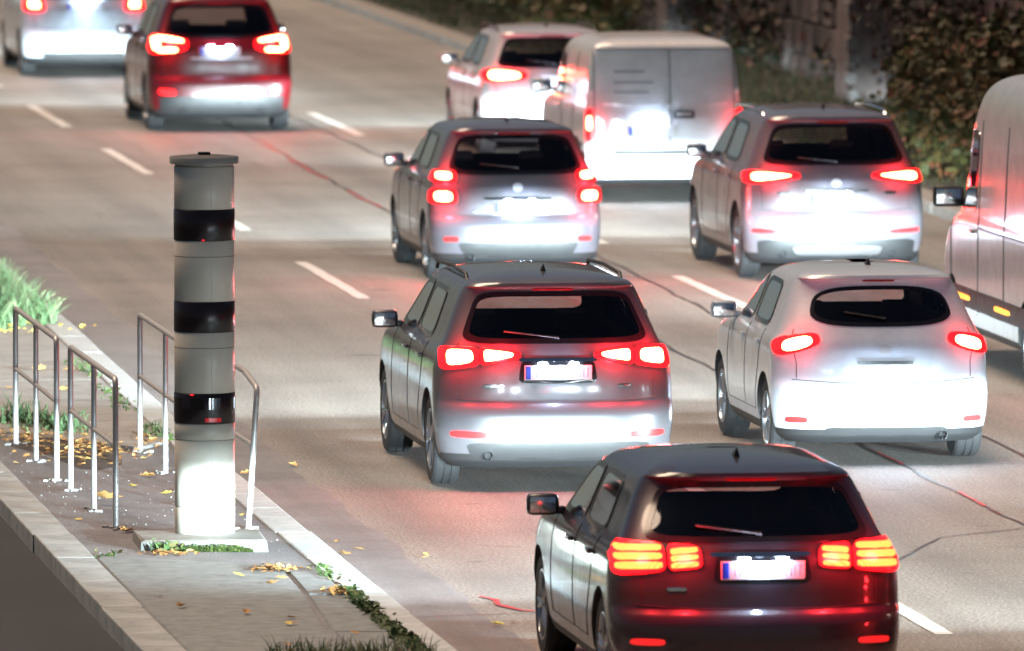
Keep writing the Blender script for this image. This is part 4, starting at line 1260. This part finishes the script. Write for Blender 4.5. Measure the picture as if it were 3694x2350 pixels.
def base_spec(**kw):
    H, hw, L = kw['H'], kw['hw'], kw['L']; Z = zs(H)
    rake = kw.get('rake', 1.0)
    sp = dict(cat='car', rows=car_rows(H, rake, kw.get('lip', .06)), windows=car_windows(H, hw, L, rake, kw.get('rw')), axles=(.78, L - .86), R=.32,
              mirror=(L * .645, Z(1.0), 1.0), head=(hw * .70, .68), seat_y=(L * .46, L * .25), gaps=car_gaps(H, hw, L), handles=[(L * .29, Z(.90)), (L * .485, Z(.90))],
              aerial=(.95, H - .012), emblem=(0, Z(.93)))
    sp.update(kw)
    return sp

def lower_trim(H, hw, refl=None, insert=(0.62, .25, .40), mat='black_plastic', skirt=True):
    t = []
    if skirt:
        w, z0, z1 = insert
        t.append(('bumper_insert', 'rear', [(-w * .86, z0), (w * .86, z0), (w, z1), (-w, z1)], 7, mat, 0.006, dict(nu=30)))
    if refl:
        x0, x1, z0, z1 = refl
        t.append(('reflector', 'rear', [(x0, z0), (x1, z0), (x1, z1), (x0, z1)], 4, 'reflector_red', 0.010, dict(mirror=True)))
    return t
def brake_bar(H, z=1.398, w=.16, mat='off_lens_red'):
    Z = zs(H)
    return ('high_brake_light', 'rear', [(-w, Z(z) - .008), (w, Z(z) - .008), (w, Z(z) + .008), (-w, Z(z) + .008)], 5, mat, 0.012)
def garnish(x0, x1, z, h=.016, mat='chrome'):
    return ('tailgate_strip', 'rear', [(x0, z - h), (x1, z - h), (x1, z + h), (x0, z + h)], 8, mat, 0.012, dict(nu=30))

def lamp(quad, m, kids, lens='tail_lens', off=0.020, name='tail_light'):
    def shrink(q, k=0.86):
        c = np.mean(np.array(q), 0); return [tuple(c + (np.array(p) - c) * k) for p in q]
    kids = [(shrink(q) if mat_ == 'tail_core' else q, mm, mat_) for q, mm, mat_ in kids]
    return (name, 'rear', quad, m, lens, off, dict(mirror=True, nu=18, nv=12, thick=0.03, kids=[('lamp_element', q, mm, mat_, off + 0.004) for q, mm, mat_ in kids]))

# white car at the top left
make_vehicle(base_spec(name='estate_car', label='white car at the top left, cut off by the frame above its lamps', x=13.18, y=148.0, L=4.5, hw=.90, H=1.62, paint='paint_white', rake=.7,
    plate=(0.0, 1.0), emblem=None, trim=[
        lamp([(.56, .93), (.86, .93), (.84, 1.12), (.60, 1.12)], 4, [([(.61, .96), (.80, .96), (.79, 1.09), (.64, 1.09)], 4, 'tail_core')]),
        brake_bar(1.62)] + lower_trim(1.62, .9, (.58, .76, .42, .47), (.66, .24, .36))))

# red car ahead in the middle lane
make_vehicle(base_spec(name='red_car', label='dark red car with hooked tail lamps behind the white car at the top left', x=13.56, y=132.6, L=4.35, hw=.93, H=1.75, paint='paint_red', rake=.75, R=.35,
    plate=(-.02, 1.02), emblem=None, exhaust=[(-.5, .28), (.5, .28)], trim=[
        lamp([(.44, 1.04), (.905, .97), (.89, 1.25), (.42, 1.17)], 4, [([(.46, 1.12), (.84, 1.16), (.82, 1.23), (.45, 1.17)], 4, 'tail_core'),
                                                                    ([(.765, 1.02), (.865, 1.02), (.86, 1.21), (.76, 1.21)], 3, 'tail_core'),
                                                                    ([(.55, 1.01), (.82, 1.0), (.82, 1.06), (.54, 1.065)], 4, 'tail_core')]),
        garnish(-.40, .40, .935, .014, 'paint_pearl'), brake_bar(1.75), ('bumper_cladding', 'rear', [(-.78, .22), (.78, .22), (.80, .46), (-.80, .46)], 9, 'black_plastic', .006, dict(nu=34)),
        ('skid_plate', 'rear', [(-.40, .25), (.40, .25), (.44, .33), (-.44, .33)], 6, 'black_plastic', .012, dict(nu=20)),
        ('reflector', 'rear', [(.60, .47), (.80, .48), (.80, .55), (.60, .53)], 4, 'tail_lens', .012, dict(mirror=True)),
        ('bumper_strip', 'rear', [(-.62, .62), (.62, .62), (.62, .66), (-.62, .66)], 8, 'paint_red', .010, dict(nu=30))]))

# pearl car in the right lane, half hidden by the small van
make_vehicle(base_spec(name='pearl_car', label='pearl white car half hidden behind the left side of the white panel van', x=17.04, y=126.4, L=4.4, hw=.90, H=1.55, paint='paint_pearl', rake=.9,
    plate=(0, .80), wiper=(1.10, .34, .05), rails=(.9, 2.6, .60, 1.53), trim=[
        lamp([(.33, .93), (.865, .88), (.86, 1.06), (.36, 1.03)], 3, [([(.38, .935), (.83, .90), (.82, 1.04), (.42, 1.015)], 2.8, 'tail_core')]),
        brake_bar(1.55)] + lower_trim(1.55, .9, (.60, .78, .40, .45))))

# small white panel van
def van_extra(S, root, sp):
    # rear door split, hinges, handle and faint lettering lines
    for (x, z) in ((-.845, .62), (-.845, 1.25), (.845, .62), (.845, 1.25)):
        y = float(S.rear_y(np.array([x * .985]), np.array([z]))[0])
        MB().rbox(x * .985, y - 0.012, z, .05, .03, .07, .008).build('door_hinge', M['paint_van'], root)
    y = float(S.rear_y(np.array([.22]), np.array([.98]))[0])
    h = MB().rbox(.22, y - .012, .98, .24, .02, .085, .008).build('handle_recess', M['black_plastic'], root)
    MB().rbox(.22, y - .026, .99, .18, .018, .03, .006).build('door_handle', M['paint_van'], h)
van_rows = [(.20, .10, .12, .90, .16, .5), (.26, .01, .05, .96, .16, .6), (.42, .0, .0, .99, .16, .7), (.56, .01, .01, 1.0, .16, .7), (.60, .05, .03, 1.0, .15, .7), (.98, .06, .22, 1.0, .15, .75), (1.06, .065, .60, .99, .15, .8),
            (1.13, .07, 1.0, .978, .15, .75), (1.64, .13, 1.72, .905, .17, .5), (1.74, .16, 1.9, .87, .18, .5), (1.79, .22, 2.05, .81, .20, .5), (1.825, .38, 2.2, .69, .25, .4), (1.842, .65, 2.4, .52, .3, .4), (1.85, .95, 2.6, .25, .3, .3)]
vw = [('front', [(-.68, 1.17), (.68, 1.17), (.62, 1.68), (-.62, 1.68)], 8, 'clear_glass', 'windscreen')]
for sd in ('left', 'right'):
    vw.append((sd, [(2.15, 1.14), (3.15, 1.14), (2.70, 1.62), (2.15, 1.62)], 7, 'clear_glass', 'front_side_window'))
make_vehicle(dict(name='panel_van', label='small white panel van with windowless rear doors in the right lane', cat='van', x=16.96, y=116.6, L=4.5, hw=.905, n=5.5, nf=2.6, rows=van_rows, paint='paint_van',
    axles=(.80, 3.55), R=.33, windows=vw, plate=(-.16, .80), mirror=(3.0, 1.14, 1.15), head=(.64, .74), seat_y=(1.95, 1.7), seats=False, floor=.7, mirror_paint=True,
    gaps=[('rear', [(.06, .63), (.06, 1.72)]), ('rear', [(-.80, .63), (.80, .63)]), ('rear', [(-.80, .63), (-.80, 1.70)]), ('rear', [(.80, .63), (.80, 1.70)]), ('rear', [(-.80, 1.72), (.80, 1.72)]),
          ('left', [(2.08, .4), (2.08, 1.66)]), ('left', [(.9, 1.0), (2.05, 1.0)]), ('left', [(1.15, .45), (1.15, 1.66)])],
    handles=[(2.3, 1.0)], emblem=(.02, 1.08), extra=van_extra, trim=[
        lamp([(.815, .68), (.888, .68), (.888, 1.05), (.815, 1.05)], 5, [([(.824, .80), (.880, .80), (.880, .98), (.824, .98)], 4, 'tail_core')]),
        ('plate_recess', 'rear', [(-.46, .72), (.14, .72), (.14, .88), (-.46, .88)], 7, 'paint_van', .004),
        ('door_panel', 'rear', [(-.74, 1.08), (.0, 1.08), (.0, 1.66), (-.72, 1.66)], 12, 'paint_van', .009, dict(thick=.012, nu=22)),
        ('door_panel', 'rear', [(.12, 1.08), (.74, 1.08), (.72, 1.66), (.12, 1.66)], 12, 'paint_van', .009, dict(thick=.012, nu=22)),
        ('lettering_line', 'rear', [(-.58, 1.455), (-.22, 1.455), (-.22, 1.485), (-.58, 1.485)], 8, 'lettering_grey', .0115),
        ('lettering_line', 'rear', [(-.58, 1.335), (-.12, 1.335), (-.12, 1.36), (-.58, 1.36)], 8, 'lettering_grey', .0115),
        ('lettering_line', 'rear', [(-.58, 1.225), (-.18, 1.225), (-.18, 1.25), (-.58, 1.25)], 8, 'lettering_grey', .0115),
        ('bumper_step', 'rear', [(-.60, .53), (.60, .53), (.60, .575), (-.60, .575)], 8, 'black_plastic', .010, dict(nu=30)),
        ('side_strip', 'left', [(.3, .60), (4.0, .60), (4.0, .66), (.3, .66)], 9, 'black_plastic', .008, dict(nu=40)),
        ('reflector', 'rear', [(.62, .34), (.78, .34), (.78, .39), (.62, .39)], 5, 'off_lens_red', .008, dict(mirror=True))]))

# slate hatchback with stacked lamps
slate = make_vehicle(base_spec(name='slate_hatchback', label='slate grey hatchback with two stacked lamps on each side in the middle lane', x=13.52, y=103.1, L=4.2, hw=.875, H=1.57, paint='paint_slate', rake=.85,
    rw=(.70, .545, 6, None, 1.02, 1.385), plate=(.02, .74), emblem=(0, .94), badges=[(-.40, .70, .12)], wiper=(1.12, .36, .04), exhaust=[(-.48, .25)], trim=[
        lamp([(.61, .985), (.84, .985), (.82, 1.10), (.60, 1.10)], 4, [([(.635, 1.0), (.80, 1.0), (.79, 1.085), (.63, 1.085)], 3, 'tail_core')]),
        lamp([(.60, .77), (.86, .77), (.85, .925), (.61, .925)], 4, [([(.63, .79), (.82, .79), (.82, .905), (.64, .905)], 3.2, 'tail_core')]),
        garnish(-.34, .34, .83, .012, 'trim_gloss'), brake_bar(1.57)] + lower_trim(1.57, .875, (.60, .74, .40, .45))))

# silver grey sport utility car
suv = make_vehicle(base_spec(name='sport_utility_car', label='silver grey sport utility car with pointed lamps and roof rails in the right lane', x=16.70, y=102.8, L=4.55, hw=.925, H=1.69, paint='paint_silver', rake=.75, R=.36,
    plate=(-.02, .80), emblem=(0, .98), badges=[(-.52, .88, .15), (.55, .88, .12)], wiper=(1.18, .38, .04), rails=(.85, 2.7, .62, 1.665), rail_chrome=True, exhaust=[(-.55, .27), (.55, .27)], trim=[
        lamp([(.36, 1.02), (.90, .955), (.885, 1.10), (.37, 1.075)], 4, [([(.42, 1.035), (.86, .975), (.85, 1.085), (.43, 1.06)], 3.2, 'tail_core')]),
        garnish(-.32, .32, .90, .013), brake_bar(1.69), ('bumper_cladding', 'rear', [(-.78, .23), (.78, .23), (.80, .42), (-.80, .42)], 9, 'black_plastic', .006, dict(nu=34)),
        ('skid_plate', 'rear', [(-.42, .26), (.42, .26), (.46, .35), (-.46, .35)], 6, 'rim_alloy', .012, dict(nu=20)),
        ('reflector', 'rear', [(.52, .47), (.84, .48), (.84, .53), (.54, .51)], 4, 'tail_lens', .012, dict(mirror=True))]))

# white hatchback with oval window
make_vehicle(base_spec(name='white_hatchback', label='white rounded hatchback with an oval rear window in the middle lane', x=13.54, y=80.9, L=4.0, hw=.87, H=1.53, paint='paint_white', rake=1.0, n=2.6,
    rw=(.60, .50, 3.2, None, 1.06, 1.36), emblem=(.0, .90), wiper=(1.13, .30, .05), exhaust=[(.45, .23)], plate=(0, .50), trim=[
        lamp([(.50, .94), (.845, .83), (.845, .985), (.52, 1.04)], 3, [([(.54, .935), (.80, .86), (.80, .965), (.56, 1.02)], 2.8, 'tail_core')]),
        garnish(-.22, .22, .80, .014), brake_bar(1.53, 1.40, .13)] + lower_trim(1.53, .87, (.62, .78, .33, .38), (.50, .23, .30))))

# graphite estate in the left lane
graphite = make_vehicle(base_spec(name='graphite_estate', label='dark graphite estate with wide split lamps in the near left lane', x=10.66, y=78.9, L=4.6, hw=.93, H=1.63, paint='paint_graphite', rake=.85, R=.345,
    plate=(.0, .90), emblem=None, badges=[(-.50, .80, .16), (.52, .80, .11)], wiper=(1.15, .40, .05), rails=(.9, 2.8, .60, 1.605), exhaust=[(-.55, .27), (.55, .27)], trim=[
        lamp([(.60, .95), (.885, .91), (.87, 1.09), (.60, 1.09)], 4.5, [([(.625, .97), (.845, .935), (.84, 1.07), (.63, 1.07)], 4, 'tail_core')]),
        lamp([(.29, 1.005), (.592, .95), (.592, 1.09), (.28, 1.05)], 6, [([(.33, 1.01), (.58, .965), (.58, 1.075), (.32, 1.045)], 5, 'tail_core')]),
        garnish(-.30, .30, .995, .014), brake_bar(1.63),
        ('reflector', 'rear', [(.56, .40), (.82, .41), (.82, .46), (.56, .45)], 4, 'tail_lens', .012, dict(mirror=True)),
        ('bumper_insert', 'rear', [(-.66, .24), (.66, .24), (.72, .37), (-.72, .37)], 7, 'black_plastic', .006, dict(nu=30))]))

# black car nearest the camera
def stripe(x0, x1, z0, z1): return [(x0, z0), (x1, z0 - .015), (x1, z1 - .01), (x0, z1)]
make_vehicle(base_spec(name='black_car', label='black car with yellow glowing lamp bars at the bottom right, nearest of all cars', x=9.76, y=62.9, L=4.5, hw=.91, H=1.50, paint='paint_black', rake=1.15, R=.335,
    plate=(.01, .875), emblem=None, badges=[(-.52, .76, .12)], wiper=(1.075, .38, .05), exhaust=[(-.56, .26), (.56, .26)], aerial=(1.1, 1.488), trim=[
        lamp([(.58, .87), (.885, .83), (.87, 1.035), (.59, 1.035)], 5, [(stripe(.60, .85, .985, 1.02), 5, 'tail_led_grid'), (stripe(.60, .86, .935, .972), 5, 'tail_led_grid'), (stripe(.60, .86, .885, .922), 5, 'tail_led_grid')]),
        lamp([(.36, .89), (.565, .87), (.565, 1.03), (.37, 1.01)], 5, [(stripe(.385, .55, .975, 1.005), 5, 'tail_led_grid'), (stripe(.385, .55, .935, .965), 5, 'tail_led_grid'), (stripe(.385, .55, .898, .925), 5, 'tail_led_grid')]),
        garnish(-.31, .31, .965, .013), brake_bar(1.50)] + lower_trim(1.50, .91, (.60, .80, .42, .46), (.66, .24, .37))))

# large delivery van at the right edge
big_rows = [(.28, .12, .14, .93, .12, .5), (.36, .02, .04, .99, .12, .6), (.60, .0, .0, 1.0, .12, .7), (1.0, .02, .10, 1.0, .12, .75), (1.22, .03, .40, 1.0, .12, .8), (1.34, .03, .85, .992, .12, .8), (2.15, .06, 1.50, .945, .14, .6), (2.32, .08, 1.70, .915, .15, .6),
            (2.43, .12, 1.95, .865, .18, .6), (2.50, .25, 2.3, .77, .25, .5), (2.535, .6, 2.6, .60, .35, .4), (2.55, 1.0, 2.9, .25, .3, .3)]
big_rows = [(r[0] if r[0] < 1.4 else 1.4 + (r[0] - 1.4) * 1.09, *r[1:]) for r in big_rows]
bw = [('front', [(-.78, 1.38), (.78, 1.38), (.74, 2.22), (-.74, 2.22)], 8, 'clear_glass', 'windscreen')]
for sd in ('left', 'right'):
    bw.append((sd, [(3.62, 1.38), (4.80, 1.30), (4.25, 2.10), (3.62, 2.10)], 7, 'clear_glass', 'front_side_window'))
bw = [bw[0]] + [(s_, [(q[0][0], 1.36), (q[1][0], 1.36), q[2], q[3]], m_, g_, nm) for s_, q, m_, g_, nm in bw[1:]]
make_vehicle(dict(name='delivery_van', label='large pale grey delivery van cut off by the right edge of the view', cat='van', x=17.05, y=87.55, L=5.9, hw=1.0, n=6, nf=2.4, rows=big_rows, paint='paint_bigvan',
    axles=(1.1, 4.85), R=.35, windows=bw, mirror=(4.55, 1.42, 1.35), mirror_paint=False, head=(.74, .88), seats=False, seat_y=(3.3, 3.2), floor=1.0, sill=.36,
    gaps=[('left', [(3.50, .45), (3.50, 2.2)]), ('left', [(4.86, .5), (4.90, 1.3)]), ('left', [(2.2, .5), (2.2, 2.2)]), ('left', [(.8, 1.25), (3.5, 1.25)]), ('rear', [(0, .6), (0, 2.4)]), ('rear', [(-.88, .6), (.88, .6)]), ('rear', [(-.88, .6), (-.86, 2.3)]), ('rear', [(.88, .6), (.86, 2.3)]), ('rear', [(-.86, 2.4), (.86, 2.4)])], plate=(-.3, .95), handles=[(3.75, 1.2)], trim=[
        ('side_strip', 'left', [(.2, .50), (5.0, .50), (5.0, .68), (.2, .68)], 9, 'black_plastic', .012, dict(nu=60)),
        ('side_marker', 'left', [(1.85, .570), (2.55, .570), (2.55, .615), (1.85, .615)], 6, 'amber_marker', .022),
        ('side_marker', 'left', [(3.85, .570), (4.55, .570), (4.55, .615), (3.85, .615)], 6, 'amber_marker', .022),
        ('side_marker', 'left', [(.5, .575), (.85, .575), (.85, .615), (.5, .615)], 6, 'amber_marker', .022),
        lamp([(.90, .75), (.985, .75), (.985, 1.25), (.90, 1.25)], 5, [([(.91, .80), (.975, .80), (.975, 1.0), (.91, 1.0)], 4, 'tail_core')])]))

# the traffic that follows, just below and right of the view; its head lamps light the nearest cars
for src, x, y, nm, lab in ((slate, 13.5, 60.8, 'following_hatchback', 'slate hatchback following the white hatchback, just outside the view'),
                           (suv, 16.9, 69.5, 'following_sport_utility_car', 'silver sport utility car following the delivery van, just outside the view')):
    o = copy_tree(src); o.name = nm
    o.location = (x, y, 0.006); o['label'] = lab
